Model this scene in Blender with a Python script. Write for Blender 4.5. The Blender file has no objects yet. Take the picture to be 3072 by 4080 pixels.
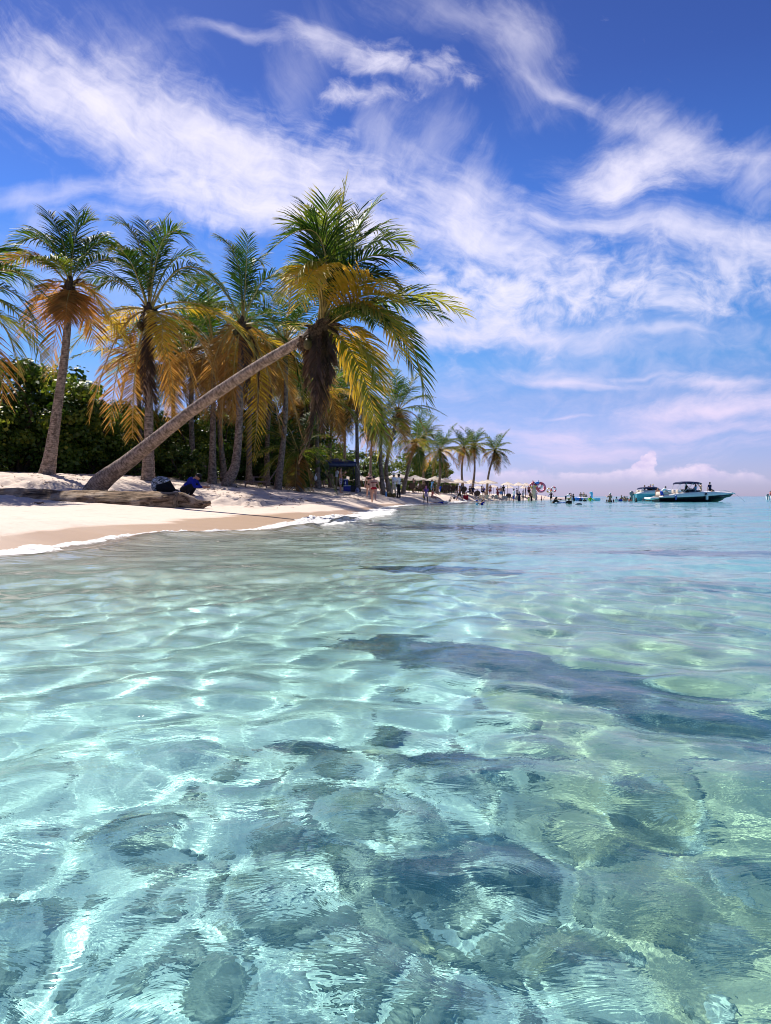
import bpy, bmesh, math, random
import numpy as np
from mathutils import Vector, Matrix, Euler
R = math.radians
scene = bpy.context.scene
COL = scene.collection
FPX = 2850.0      # focal length in photo pixels (3072 x 4080)
HOR = 1977.0      # horizon row
EYE = 0.62        # eye height above the water

def at(px, py, d):
    return Vector(((px - 1536.0) / FPX * d, d, EYE + (HOR - py) / FPX * d))

# ---------------------------------------------------------------- object helpers
def link(name, me, mats=(), parent=None, smooth=True):
    o = bpy.data.objects.new(name, me)
    COL.objects.link(o)
    if not isinstance(mats, (list, tuple)):
        mats = [mats]
    for m in mats:
        me.materials.append(m)
    if smooth and len(me.polygons):
        me.polygons.foreach_set('use_smooth', [True] * len(me.polygons))
    if parent is not None:
        o.parent = parent
    return o

def tag(o, label=None, cat=None, group=None, kind=None):
    if label: o['label'] = label
    if cat: o['category'] = cat
    if group: o['group'] = group
    if kind: o['kind'] = kind
    return o

def empty(name, loc, label, cat, group=None, rz=0.0):
    o = bpy.data.objects.new(name, None)
    COL.objects.link(o)
    o.location = loc
    o.rotation_euler = (0, 0, rz)
    o.empty_display_size = 0.2
    return tag(o, label, cat, group)

def mesh_np(name, V, F, mats=None):
    """fast mesh from an (n,3) array and an (m,k) index array (one k)"""
    me = bpy.data.meshes.new(name)
    V = np.asarray(V, dtype=np.float32); F = np.asarray(F, dtype=np.int32)
    m, k = F.shape
    me.vertices.add(len(V)); me.vertices.foreach_set('co', V.ravel())
    me.loops.add(m * k); me.loops.foreach_set('vertex_index', F.ravel())
    me.polygons.add(m)
    me.polygons.foreach_set('loop_start', np.arange(0, m * k, k, dtype=np.int32))
    me.update(calc_edges=True)
    return me

class MB:
    """collects simple shapes and links them as one mesh"""
    def __init__(s):
        s.bm = bmesh.new()
    def box(s, c, size, rot=None, bevel=0.0, mi=0):
        g = bmesh.ops.create_cube(s.bm, size=1.0)
        vs = g['verts']
        M = Matrix.Translation(Vector(c)) @ (Euler(rot).to_matrix().to_4x4() if rot else Matrix()) @ Matrix.Diagonal((size[0], size[1], size[2], 1))
        bmesh.ops.transform(s.bm, matrix=M, verts=vs)
        fs = list({f for v in vs for f in v.link_faces})
        for f in fs: f.material_index = mi
        if bevel:
            es = list({e for v in vs for e in v.link_edges})
            r = bmesh.ops.bevel(s.bm, geom=es, offset=bevel, segments=2, affect='EDGES', profile=0.6)
            for f in r['faces']: f.material_index = mi
        return s
    def tube(s, pts, rad, seg=8, caps=True, mi=0):
        pts = [Vector(p) for p in pts]
        if not isinstance(rad, (list, tuple)): rad = [rad] * len(pts)
        rings = []
        n = len(pts)
        ref = None
        for i, p in enumerate(pts):
            t = (pts[min(i + 1, n - 1)] - pts[max(i - 1, 0)])
            t = t.normalized() if t.length > 1e-9 else Vector((0, 0, 1))
            if ref is None:
                ref = Vector((1, 0, 0)) if abs(t.x) < .9 else Vector((0, 1, 0))
            a = (ref - t * ref.dot(t)).normalized(); b = t.cross(a); ref = a
            r = rad[i]
            rings.append([s.bm.verts.new(p + (a * math.cos(2 * math.pi * k / seg) + b * math.sin(2 * math.pi * k / seg)) * r) for k in range(seg)])
        for i in range(n - 1):
            for k in range(seg):
                f = s.bm.faces.new((rings[i][k], rings[i][(k + 1) % seg], rings[i + 1][(k + 1) % seg], rings[i + 1][k]))
                f.material_index = mi
        if caps:
            s.bm.faces.new(list(reversed(rings[0]))).material_index = mi
            s.bm.faces.new(rings[-1]).material_index = mi
        return s
    def ball(s, c, r, seg=12, mi=0, rot=None):
        if not isinstance(r, (list, tuple)): r = (r, r, r)
        g = bmesh.ops.create_uvsphere(s.bm, u_segments=seg, v_segments=max(6, seg * 2 // 3), radius=1.0)
        M = Matrix.Translation(Vector(c)) @ (Euler(rot).to_matrix().to_4x4() if rot else Matrix()) @ Matrix.Diagonal((r[0], r[1], r[2], 1))
        bmesh.ops.transform(s.bm, matrix=M, verts=g['verts'])
        for f in {f for v in g['verts'] for f in v.link_faces}: f.material_index = mi
        return s
    def grid(s, P, mi=0, closed=False):
        """P[i][j] rows of points -> quads"""
        V = [[s.bm.verts.new(p) for p in row] for row in P]
        nj = len(P[0])
        for i in range(len(P) - 1):
            for j in range(nj if closed else nj - 1):
                j2 = (j + 1) % nj
                s.bm.faces.new((V[i][j], V[i][j2], V[i + 1][j2], V[i + 1][j])).material_index = mi
        return V
    def build(s, name, mats, parent=None, smooth=True, loc=None, solid=0.0):
        me = bpy.data.meshes.new(name)
        bmesh.ops.recalc_face_normals(s.bm, faces=s.bm.faces[:])
        s.bm.to_mesh(me); s.bm.free()
        o = link(name, me, mats, parent, smooth)
        if loc is not None: o.location = loc
        if solid:
            md = o.modifiers.new('thick', 'SOLIDIFY'); md.thickness = solid; md.offset = 0
        if smooth:
            try: me.set_sharp_from_angle(angle=R(40))
            except Exception: pass
        return o

# ---------------------------------------------------------------- material helpers
class NT:
    def __init__(s, nt):
        s.nt = nt; s.n = nt.nodes; s.l = nt.links
    def add(s, t, **kw):
        n = s.n.new(t)
        for k, v in kw.items(): setattr(n, k, v)
        return n
    def put(s, sock, v):
        if isinstance(v, bpy.types.NodeSocket): s.l.new(v, sock)
        elif v is not None:
            if hasattr(sock.default_value, '__len__') and not hasattr(v, '__len__'):
                v = [v] * len(sock.default_value)
            if hasattr(sock.default_value, '__len__') and len(sock.default_value) == 4 and len(v) == 3:
                v = (*v, 1)
            sock.default_value = v
    def math(s, op, a, b=None, c=None, clamp=False):
        n = s.add('ShaderNodeMath', operation=op, use_clamp=clamp)
        s.put(n.inputs[0], a)
        if b is not None: s.put(n.inputs[1], b)
        if c is not None: s.put(n.inputs[2], c)
        return n.outputs[0]
    def vmath(s, op, a, b=None, scale=None):
        n = s.add('ShaderNodeVectorMath', operation=op)
        s.put(n.inputs[0], a)
        if b is not None: s.put(n.inputs[1], b)
        if scale is not None: s.put(n.inputs['Scale'], scale)
        return n.outputs['Value'] if op in ('DOT_PRODUCT', 'LENGTH') else n.outputs[0]
    def mix(s, f, a, b, mode='MIX'):
        n = s.add('ShaderNodeMix', data_type='RGBA', blend_type=mode)
        s.put(n.inputs[0], f); s.put(n.inputs[6], a); s.put(n.inputs[7], b)
        return n.outputs[2]
    def mixs(s, f, a, b):
        n = s.add('ShaderNodeMixShader')
        s.put(n.inputs[0], f); s.l.new(a, n.inputs[1]); s.l.new(b, n.inputs[2])
        return n.outputs[0]
    def noise(s, vec, scale, detail=4, rough=.55, dist=0.0, out=0, dim='3D'):
        n = s.add('ShaderNodeTexNoise', noise_dimensions=dim)
        if vec is not None: s.put(n.inputs['Vector'], vec)
        s.put(n.inputs['Scale'], scale); s.put(n.inputs['Detail'], detail); s.put(n.inputs['Roughness'], rough); s.put(n.inputs['Distortion'], dist)
        return n.outputs[out]
    def vor(s, vec, scale, feature='F1', rnd=1.0, out=0):
        n = s.add('ShaderNodeTexVoronoi', feature=feature)
        if vec is not None: s.put(n.inputs['Vector'], vec)
        s.put(n.inputs['Scale'], scale); s.put(n.inputs['Randomness'], rnd)
        return n.outputs[out]
    def ramp(s, f, stops, interp='LINEAR'):
        n = s.add('ShaderNodeValToRGB')
        n.color_ramp.interpolation = interp
        e = n.color_ramp.elements
        while len(e) < len(stops): e.new(0.5)
        for el, (p, c) in zip(e, stops):
            el.position = p
            el.color = (c, c, c, 1) if not hasattr(c, '__len__') else ((*c, 1) if len(c) == 3 else c)
        s.put(n.inputs[0], f)
        return n.outputs[0]
    def range(s, v, a, b, c=0.0, d=1.0, smooth=True):
        n = s.add('ShaderNodeMapRange', interpolation_type='SMOOTHSTEP' if smooth else 'LINEAR')
        s.put(n.inputs[0], v); s.put(n.inputs[1], a); s.put(n.inputs[2], b); s.put(n.inputs[3], c); s.put(n.inputs[4], d)
        return n.outputs[0]
    def sep(s, v):
        n = s.add('ShaderNodeSeparateXYZ'); s.put(n.inputs[0], v); return n.outputs
    def comb(s, x, y, z):
        n = s.add('ShaderNodeCombineXYZ'); s.put(n.inputs[0], x); s.put(n.inputs[1], y); s.put(n.inputs[2], z); return n.outputs[0]
    def bump(s, h, strength=.5, dist=.02, normal=None):
        n = s.add('ShaderNodeBump'); s.put(n.inputs['Strength'], strength); s.put(n.inputs['Distance'], dist); s.put(n.inputs['Height'], h)
        if normal is not None: s.l.new(normal, n.inputs['Normal'])
        return n.outputs[0]
    def pos(s):
        return s.add('ShaderNodeNewGeometry').outputs['Position']
    def obj(s):
        return s.add('ShaderNodeTexCoord').outputs['Object']
    def rnd(s):
        return s.add('ShaderNodeObjectInfo').outputs['Random']

def new_mat(name):
    m = bpy.data.materials.new(name); m.use_nodes = True
    m.node_tree.nodes.clear()
    N = NT(m.node_tree)
    N.out = N.add('ShaderNodeOutputMaterial')
    return m, N

def pbsdf(N, color, rough=.6, spec=.3, normal=None, metal=0.0):
    b = N.add('ShaderNodeBsdfPrincipled')
    N.put(b.inputs['Base Color'], color); N.put(b.inputs['Roughness'], rough)
    N.put(b.inputs['Specular IOR Level'], spec); N.put(b.inputs['Metallic'], metal)
    if normal is not None: N.l.new(normal, b.inputs['Normal'])
    return b

_simple = {}
def simple(name, color, rough=.6, spec=.3, var=.12, scale=14.0, bump=.15):
    """a procedural material: colour with mottling and a fine bump"""
    if name in _simple: return _simple[name]
    m, N = new_mat(name)
    v = N.obj()
    f = N.noise(v, scale, 4)
    dark = tuple(c * (1 - var) for c in color); lite = tuple(min(1, c * (1 + var)) for c in color)
    c = N.mix(N.range(f, .3, .7), dark, lite)
    nb = N.bump(N.noise(v, scale * 5, 3), bump, .01)
    b = pbsdf(N, c, rough, spec, nb)
    N.l.new(b.outputs[0], N.out.inputs[0])
    _simple[name] = m
    return m

# ---------------------------------------------------------------- camera
cam = bpy.data.cameras.new('camera')
cam.sensor_fit = 'VERTICAL'; cam.sensor_height = 36.0; cam.lens = FPX / 4080 * 36.0
cam.shift_y = -(2040 - HOR) / 4080
cam.clip_start = 0.05; cam.clip_end = 20000
camo = bpy.data.objects.new('camera', cam); COL.objects.link(camo)
camo.location = (0, 0, EYE); camo.rotation_euler = (R(90), 0, 0)
scene.camera = camo
scene.view_settings.view_transform = 'Standard'; scene.view_settings.look = 'None'
scene.view_settings.gamma = 1.0; scene.view_settings.exposure = 0.6
cy = scene.cycles
cy.use_denoising = True
try: cy.denoiser = 'OPENIMAGEDENOISE'
except Exception: pass
cy.pixel_filter_type = 'BLACKMAN_HARRIS'; cy.filter_width = 1.0
cy.max_bounces = 9; cy.transparent_max_bounces = 12; cy.transmission_bounces = 7; cy.diffuse_bounces = 3; cy.glossy_bounces = 3
cy.sample_clamp_indirect = 4.0
cy.caustics_refractive = True; cy.caustics_reflective = False
cy.use_adaptive_sampling = True; cy.adaptive_threshold = 0.02
# ---------------------------------------------------------------- sun and sky
SUN_EL = R(53.0)
_h = Vector((-0.57, 0.82)).normalized()
SUN_DIR = Vector((_h.x * math.cos(SUN_EL), _h.y * math.cos(SUN_EL), math.sin(SUN_EL)))
sun = bpy.data.lights.new('sun', 'SUN'); sun.energy = 5.0; sun.angle = R(0.53); sun.color = (1.0, 0.95, 0.87)
suno = bpy.data.objects.new('sun', sun); COL.objects.link(suno)
suno.rotation_euler = SUN_DIR.to_track_quat('Z', 'Y').to_euler()
suno.location = (-20, 40, 40)
sun.cycles.is_caustics_light = True

world = bpy.data.worlds.new('World'); scene.world = world; world.use_nodes = True
world.node_tree.nodes.clear()
N = NT(world.node_tree)
tc = N.add('ShaderNodeTexCoord').outputs['Generated']
d = N.vmath('NORMALIZE', tc)
dx, dy, dz = N.sep(d)
sky = N.add('ShaderNodeTexSky', sky_type='NISHITA')
sky.sun_disc = False; sky.sun_elevation = SUN_EL
sky.sun_rotation = math.atan2(SUN_DIR.x, SUN_DIR.y)
sky.altitude = 0; sky.air_density = 1.0; sky.dust_density = 0.3; sky.ozone_density = 3.0
skc = sky.outputs[0]
hs = N.add('ShaderNodeHueSaturation'); N.put(hs.inputs['Saturation'], 1.06); N.put(hs.inputs['Color'], skc)
el = N.math('MAXIMUM', dz, 0.0)
tint = N.ramp(el, [(0.0, (.62, .62, 1.20)), (.04, (.64, .62, 1.10)), (.13, (.62, .66, .98)), (.18, (.47, .70, 1.02)), (.26, (.39, .68, 1.08)), (.36, (.37, .60, 1.10)), (.50, (.32, .42, .82)), (.62, (.30, .36, .70))])
skyc = N.mix(1.0, hs.outputs[0], tint, 'MULTIPLY')
# clouds laid out by direction: u = azimuth tangent, v = elevation tangent, seen from the beach
ys = N.math('MAXIMUM', dy, .12)
u = N.math('DIVIDE', dx, ys); v = N.math('DIVIDE', dz, ys)
uv = N.comb(u, v, 0.0)
w1 = N.noise(uv, 3.2, 3, .5, out=1)
uvw = N.vmath('ADD', uv, N.vmath('SCALE', N.vmath('SUBTRACT', w1, (.5, .5, .5)), scale=.085))
w2 = N.noise(uv, 9, 3, .6, out=1)
uvw = N.vmath('ADD', uvw, N.vmath('SCALE', N.vmath('SUBTRACT', w2, (.5, .5, .5)), scale=.045))

_warp = {}
def cloud(px, py, a, b, ang, dens, kind='fib', sang=None, k=1.0):
    """one cloud bank: a soft ellipse in (u, v) filled with fibres ('fib') or small dapples ('dap')"""
    cu, cv = (px - 1536) / FPX, (HOR - py) / FPX
    a, b = a / FPX, b / FPX
    m = N.add('ShaderNodeMapping', vector_type='TEXTURE'); N.put(m.inputs['Vector'], uvw)
    m.inputs['Location'].default_value = (cu, cv, 0); m.inputs['Rotation'].default_value = (0, 0, R(ang)); m.inputs['Scale'].default_value = (a, b, 1)
    r = N.vmath('LENGTH', m.outputs[0])
    fall = N.range(r, 1.75, .0, 0, 1, smooth=False)
    key = (kind, ang if sang is None else sang)
    if key not in _warp:
        q = N.add('ShaderNodeMapping', vector_type='TEXTURE'); N.put(q.inputs['Vector'], uvw)
        q.inputs['Rotation'].default_value = (0, 0, R(key[1]))
        q.inputs['Scale'].default_value = (6.0, 1, 1) if kind == 'fib' else ((1.5, 1, 1) if kind == 'dap' else (3.2, 1, 1))
        q.inputs['Location'].default_value = (len(_warp) * 3.1, len(_warp) * 1.7, 0)
        sc_ = {'fib': 9.0, 'dap': 30.0, 'mid': 12.0}[kind]
        f = N.noise(q.outputs[0], sc_, 8 if kind != 'dap' else 5, .68 if kind != 'dap' else .6, .25, dim='2D')
        if kind == 'fib':
            q3 = N.add('ShaderNodeMapping', vector_type='TEXTURE'); N.put(q3.inputs['Vector'], uvw)
            q3.inputs['Rotation'].default_value = (0, 0, R(key[1] + 6)); q3.inputs['Scale'].default_value = (11.0, 1, 1)
            f2 = N.noise(q3.outputs[0], 34.0, 5, .6, .1, dim='2D')
            f3 = N.noise(uvw, 24.0, 6, .62, .3, dim='2D')
            f = N.math('ADD', N.math('ADD', N.math('MULTIPLY', f, .52), N.math('MULTIPLY', f2, .26)), N.math('MULTIPLY', f3, .24))
        _warp[key] = f
    f = _warp[key]
    t = N.math('ADD', N.math('MULTIPLY', N.math('SUBTRACT', f, .5), (2.1 if kind == 'fib' else 1.7) * k), N.math('SUBTRACT', N.math('MULTIPLY', fall, 1.25), .52))
    s = N.range(t, -.16, 1.08, 0, 1)
    return N.math('MULTIPLY', s, dens)

CL = [
    # long curved sweep from the upper left down to the middle
    (120, 330, 330, 150, -38, .80, 'fib', -45), (430, 470, 560, 250, -36, 1.0, 'fib', -45), (760, 570, 470, 240, -28, .95, 'fib', -32),
    (500, 250, 260, 240, -60, .45, 'fib', -60), (1180, 300, 150, 260, -30, .25, 'fib', -62),
    (1010, 700, 600, 270, -14, 1.0, 'fib', -16), (640, 790, 420, 120, -4, .9, 'fib', -10), (1330, 760, 420, 220, -20, .95, 'fib', -16),
    (1320, 900, 640, 110, -10, .9, 'fib', -10), (1830, 880, 360, 190, -24, .95, 'fib', -32), (1980, 960, 330, 90, -20, .8, 'fib', -16),
    (1530, 560, 150, 230, 10, .45, 'fib', 62), (1740, 580, 150, 230, -10, .35, 'fib', 62), (1910, 740, 110, 190, -10, .4, 'fib', 62),
    # fine high wisps
    (950, 140, 300, 34, -12, .6, 'mid', -16), (1250, 170, 260, 50, -18, .75, 'mid', -16), (1560, 260, 330, 70, -10, .85, 'dap', -16), (1450, 370, 170, 60, 0, .8, 'dap', -16),
    (2080, 180, 170, 270, 20, .40, 'fib', -60), (1800, 60, 420, 120, -10, .35, 'fib', -32), (2220, 370, 260, 50, -30, .5, 'fib', -32),
    # bank on the right
    (2560, 660, 420, 120, 4, .95, 'mid', 6), (2620, 540, 290, 140, -16, .75, 'fib', 40), (2420, 730, 260, 70, 0, .9, 'mid', 6), (3030, 690, 150, 190, -30, .6, 'fib', 40),
    (2700, 920, 680, 120, -6, .75, 'fib', -10), (2350, 900, 420, 40, -6, .6, 'fib', -10), (3000, 1050, 360, 140, 0, .7, 'dap', -16),
    # dappled mackerel field right of the crowns
    (2250, 1120, 720, 170, 2, .72, 'dap', 4), (1900, 1230, 480, 170, 4, .80, 'dap', 4), (1780, 1330, 340, 70, 2, 1.0, 'mid', 6), (2150, 1340, 420, 60, -4, .8, 'mid', 6),
    (2700, 1200, 420, 80, 4, .55, 'dap', 4), (2650, 1330, 200, 28, 0, .6, 'mid', 6),
    (150, 790, 260, 50, 8, .45, 'fib', 6), (140, 880, 90, 130, 40, .35, 'fib', 62),
    # thin level bars low over the sea
    (2250, 1500, 330, 26, -7, .8, 'mid', -10), (2160, 1460, 240, 24, -5, .5, 'mid', 6), (2850, 1540, 260, 30, -2, .75, 'mid', 6), (2560, 1500, 300, 16, -2, .45, 'mid', 6),
    (2900, 1640, 520, 60, 0, .95, 'mid', 6), (2850, 1730, 560, 34, 0, .8, 'mid', 6), (2230, 1640, 200, 14, 0, .6, 'mid', 6), (2060, 1720, 460, 40, 0, .6, 'mid', 6),
    (400, 1100, 640, 240, 0, .28, 'fib', -10), (2450, 1350, 900, 330, 0, .30, 'dap', 4), (2600, 1700, 800, 160, 0, .45, 'mid', 6), (1400, 1500, 500, 120, 0, .25, 'mid', 6), (2500, 1790, 800, 50, 0, .55, 'mid', 6),
]
acc = None
for c in CL:
    k = cloud(*c)
    acc = k if acc is None else N.math('SUBTRACT', N.math('ADD', acc, k), N.math('MULTIPLY', acc, k))
# cirrus for the rest of the dome
dome = N.range(N.noise(N.vmath('MULTIPLY', d, (1.2, 1.2, 3.5)), 2.6, 6, .6, .8), .5, .78, 0, .7)
acc_all = N.mix(N.range(dy, .55, .3, 0, 1), acc, dome)
# cumulus bank low over the sea
cn = N.noise(N.vmath('MULTIPLY', uv, (1.0, 1.7, 1)), 16, 6, .55)
big = N.noise(N.comb(u, 0, 3.0), 6.0, 2, .5)
tower = N.range(N.vmath('LENGTH', N.vmath('MULTIPLY', N.vmath('SUBTRACT', N.vmath('ADD', N.comb(N.math('SUBTRACT', u, N.math('MULTIPLY', v, .5)), v, 0), N.vmath('SCALE', N.vmath('SUBTRACT', N.noise(uv, 55, 4, .6, out=1), (.5, .5, .5)), scale=.03)), ((2590 - 1536) / FPX - .028, .048, 0)), (44.0, 19.0, 0))), 1.0, .1, 0, .034)
top = N.math('ADD', N.math('ADD', N.math('MULTIPLY', big, .085), -.004), tower)
hgt = N.math('SUBTRACT', N.math('ADD', top, N.math('MULTIPLY', N.math('SUBTRACT', cn, .5), .075)), v)
cum = N.math('MULTIPLY', N.range(hgt, 0.0, .010, 0, 1), N.range(v, .012, .045, 0, .75))
puff = N.range(N.noise(N.vmath('MULTIPLY', uv, (1.0, 1.5, 1)), 34, 5, .6), .3, .7)
cumc = N.mix(puff, (6.2, 5.3, 7.6), (8.8, 7.2, 8.6))
circ = N.mix(N.range(v, .02, .30), (7.9, 6.2, 8.2), (8.4, 8.0, 9.2))
out = N.mix(N.math('MULTIPLY', acc_all, .93), skyc, circ)
out = N.mix(N.math('MULTIPLY', cum, N.range(dy, .2, .4)), out, cumc)
bg = N.add('ShaderNodeBackground'); N.put(bg.inputs[0], out); bg.inputs[1].default_value = 0.080
wo = N.add('ShaderNodeOutputWorld'); N.l.new(bg.outputs[0], wo.inputs[0])
world.cycles.sampling_method = 'MANUAL'; world.cycles.sample_map_resolution = 512
# ---------------------------------------------------------------- land and sea floor
SHORE = np.array([(-60, -30), (-24, -6), (-9, 2.5), (-5.0, 6.0), (-4.0, 7.4), (-3.85, 9.0), (-3.95, 10.6), (-3.3, 11.3), (-2.6, 12.0), (-2.1, 13.6), (-1.75, 15.7),
    (-1.25, 20.0), (-.75, 26.0), (.3, 42), (3.4, 55), (5.6, 63), (10.2, 88), (18, 103), (26, 118), (45, 170), (62, 230), (74, 262),
    (70, 275), (50, 262), (30, 220), (5, 190), (-40, 175), (-120, 170), (-400, 160)], dtype=float)
def shore_dist(x, y):
    """signed distance to the shoreline polyline, + inland"""
    x = np.asarray(x, float); y = np.asarray(y, float)
    best = np.full(x.shape, 1e9); sign = np.ones(x.shape)
    for i in range(len(SHORE) - 1):
        ax, ay = SHORE[i]; bx, by = SHORE[i + 1]
        ex, ey = bx - ax, by - ay
        L = ex * ex + ey * ey
        t = np.clip(((x - ax) * ex + (y - ay) * ey) / L, 0, 1)
        qx, qy = ax + t * ex - x, ay + t * ey - y
        dd = np.hypot(qx, qy)
        m = dd < best - 1e-9
        best = np.where(m, dd, best)
        cr = ex * (y - ay) - ey * (x - ax)
        sign = np.where(m, np.where(cr > 0, 1.0, -1.0), sign)
    return best * sign

# ground heights read off the photograph: (px, py, distance)
CTRL = [(0, 2055, 11.3), (400, 2060, 14.4), (697, 2039, 18.5), (900, 2044, 18.5), (1012, 2041, 20), (1210, 2014, 25), (1354, 2007, 29),
    (0, 2006, 19.6), (400, 2020, 20), (830, 2033, 20.5), (375, 1952, 22.3), (735, 1983, 24.5), (0, 1958, 22.5), (200, 1965, 22.5),
    (0, 1888, 26), (180, 1893, 28), (400, 1905, 29), (585, 1913, 31), (640, 1955, 27), (920, 1935, 34), (845, 1932, 37), (1107, 1938, 42), (1000, 1985, 27), (880, 2000, 23),
    (1269, 1943, 54), (1345, 1947, 57), (1357, 1966, 49), (1490, 2008, 42), (1300, 1985, 40), (1150, 1965, 36), (1535, 1975, 58), (1580, 1980, 52), (1700, 2001, 55),
    (1602, 1958, 66), (1730, 1985, 68), (1829, 1987, 77), (1760, 1964, 88), (1900, 1968, 98), (2000, 1973, 106), (1560, 1952, 80), (2075, 1989, 106), (2200, 1982, 112), (2100, 1972, 122), (1950, 1978, 90)]
_cp = np.array([tuple(at(*c)) for c in CTRL])
def base_z(s, y):
    k = np.clip(1 - (y - 60) / 90.0, .35, 1.0)
    up = np.interp(s, [0, 1.2, 4, 8, 12, 17, 40, 200], [0, .06, .22, .55, 1.05, 1.3, 1.6, 2.2])
    dn = np.interp(-s, [0, 1.0, 3.0, 5, 8, 14, 30, 80, 300], [0, .10, .33, .52, .68, .95, 1.7, 3.5, 6.0])
    return np.where(s > 0, up * np.where(y > 60, k, 1.0), -dn)
_cres = _cp[:, 2] - base_z(shore_dist(_cp[:, 0], _cp[:, 1]), _cp[:, 1])
def vnoise(x, y, seed=0):
    """smooth value noise on arrays"""
    xi = np.floor(x).astype(np.int64); yi = np.floor(y).astype(np.int64)
    fx = x - xi; fy = y - yi
    fx = fx * fx * (3 - 2 * fx); fy = fy * fy * (3 - 2 * fy)
    def h(a, b):
        n = (a * 374761393 + b * 668265263 + seed * 1442695041) & 0x7fffffff
        n = ((n ^ (n >> 13)) * 1274126177) & 0x7fffffff
        return ((n ^ (n >> 16)) & 0xffff) / 65535.0
    return (h(xi, yi) * (1 - fx) + h(xi + 1, yi) * fx) * (1 - fy) + (h(xi, yi + 1) * (1 - fx) + h(xi + 1, yi + 1) * fx) * fy
def fbm(x, y, oct=4, seed=0):
    a, t, s = 1.0, 0.0, 0.0
    for i in range(oct):
        s = s + a * vnoise(x * 2 ** i + 13.7 * i, y * 2 ** i - 7.1 * i, seed + i); t += a; a *= .5
    return s / t - .5
def ground_z(x, y, detail=True):
    x = np.atleast_1d(np.asarray(x, float)); y = np.atleast_1d(np.asarray(y, float))
    s = shore_dist(x, y)
    z = base_z(s, y)
    num = np.zeros_like(z); den = np.full_like(z, 1e-4)
    for (cx, cy, cz), r in zip(_cp, _cres):
        w = np.exp(-((x - cx) ** 2 + (y - cy) ** 2) / (2 * (1.0 + .05 * cy) ** 2)) + 1e-9
        num += w * r; den += w
    conf = np.clip(den / .25, 0, 1)
    z = z + (num / den) * conf * np.clip(s / 1.5, 0, 1)
    # the cut sand scarp between the tilted palm and the left edge, with slumped lumps
    if detail:
        up = np.clip(s / 3.0, 0, 1)
        band = np.exp(-((y - 23.6 + .10 * (x + 9)) / 1.1) ** 2) * (x < -4) * (x > -24)
        z = z + band * (.62 * fbm(x * 1.5, y * 2.3, 5, 3) + .22 * np.abs(fbm(x * 4.3, y * 4.3, 3, 9)))
        dry = np.clip((z - .30) / .3, 0, 1)
        z = z + dry * up * (.11 * fbm(x * .9, y * .9, 4, 5) + .11 * fbm(x * 3.4, y * 3.4, 3, 21))
        wet = (s < 0)
        z = z + np.where(wet, np.clip(-s / 2, 0, 1) * (.16 * fbm(x * .35, y * .35, 3, 8) + .05 * fbm(x * 2.2, y * 2.2, 3, 12)), 0)
    return z
def gz(x, y):
    return float(ground_z(x, y)[0])

def warp_axis(lo, hi, dense_lo, dense_hi, step, grow=1.12):
    a = list(np.arange(dense_lo, dense_hi + 1e-6, step))
    t, s = dense_hi, step
    while t < hi: s *= grow; t += s; a.append(t)
    t, s, pre = dense_lo, step, []
    while t > lo: s *= grow; t -= s; pre.append(t)
    return np.array(pre[::-1] + a)
gx = warp_axis(-9000, 9000, -16, 8, .10, 1.07)
gy = warp_axis(-3000, 12000, .3, 38, .10, 1.035)
GX, GY = np.meshgrid(gx, gy)
GZ = ground_z(GX.ravel(), GY.ravel()).reshape(GX.shape)
V = np.stack([GX, GY, GZ], -1).reshape(-1, 3)
ny, nx = GX.shape
I = np.arange(ny * nx).reshape(ny, nx)
F = np.stack([I[:-1, :-1], I[:-1, 1:], I[1:, 1:], I[1:, :-1]], -1).reshape(-1, 4)
m, N = new_mat('sand')
p = N.pos(); px_, py_, pz_ = N.sep(p)
n1 = N.noise(p, .8, 4); n2 = N.noise(p, 6.0, 4); n3 = N.noise(p, 60.0, 2)
dry = N.mix(n2, (.54, .425, .345), (.66, .54, .455))
dry = N.mix(N.range(N.noise(p, 2.3, 5, .65), .52, .72, 0, .5), dry, (.41, .305, .24))
wetm = N.range(N.math('ADD', pz_, N.math('MULTIPLY', N.math('SUBTRACT', n1, .5), .07)), .155, .125)
streak = N.noise(N.vmath('MULTIPLY', p, (.25, 2.4, 1)), 2.0, 4)
wet = N.mix(streak, (.36, .24, .16), (.46, .315, .215))
land = N.mix(wetm, dry, wet)
# sea floor: pale sand with pebble mottling, olive algae on the right
peb = N.vor(N.vmath('ADD', p, N.vmath('SCALE', N.noise(p, 5, 2, out=1), scale=.12)), 8.5, 'F1', out=1)
pebv = N.sep(peb)[0]
bed = N.mix(n2, (.76, .75, .63), (.92, .90, .78))
bed = N.mix(N.math('MULTIPLY', N.range(n1, .35, .6), .6), bed, N.mix(pebv, (.58, .57, .48), (.94, .91, .82)))
alg = N.math('MULTIPLY', N.range(N.math('ADD', N.math('SUBTRACT', px_, N.math('MULTIPLY', py_, .10)), N.math('MULTIPLY', N.math('SUBTRACT', N.noise(p, 1.1, 5, .6), .5), 1.1)), -.02, .30), N.range(py_, 7.5, 4.0))
bed = N.mix(N.math('MULTIPLY', alg, .85), bed, N.mix(N.noise(p, 4.0, 5, .6), (.42, .34, .15), (.84, .70, .42)))
under = N.range(pz_, .02, -.10)
col = N.mix(under, land, bed)
rough = N.mix(wetm, (.9, .9, .9), (.34, .34, .34))
hb = N.math('ADD', N.math('MULTIPLY', n3, .25), N.math('MULTIPLY', N.noise(p, 18.0, 4), N.range(wetm, 0, 1, 1.0, .05)))
b = pbsdf(N, col, rough, .3, N.bump(hb, .55, .03))
N.l.new(b.outputs[0], N.out.inputs[0])
ground = link('ground', mesh_np('ground', V, F), m)
tag(ground, 'pale sand beach sloping down into the clear shallow sea floor', kind='structure')
ground.cycles.is_caustics_receiver = True

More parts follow.
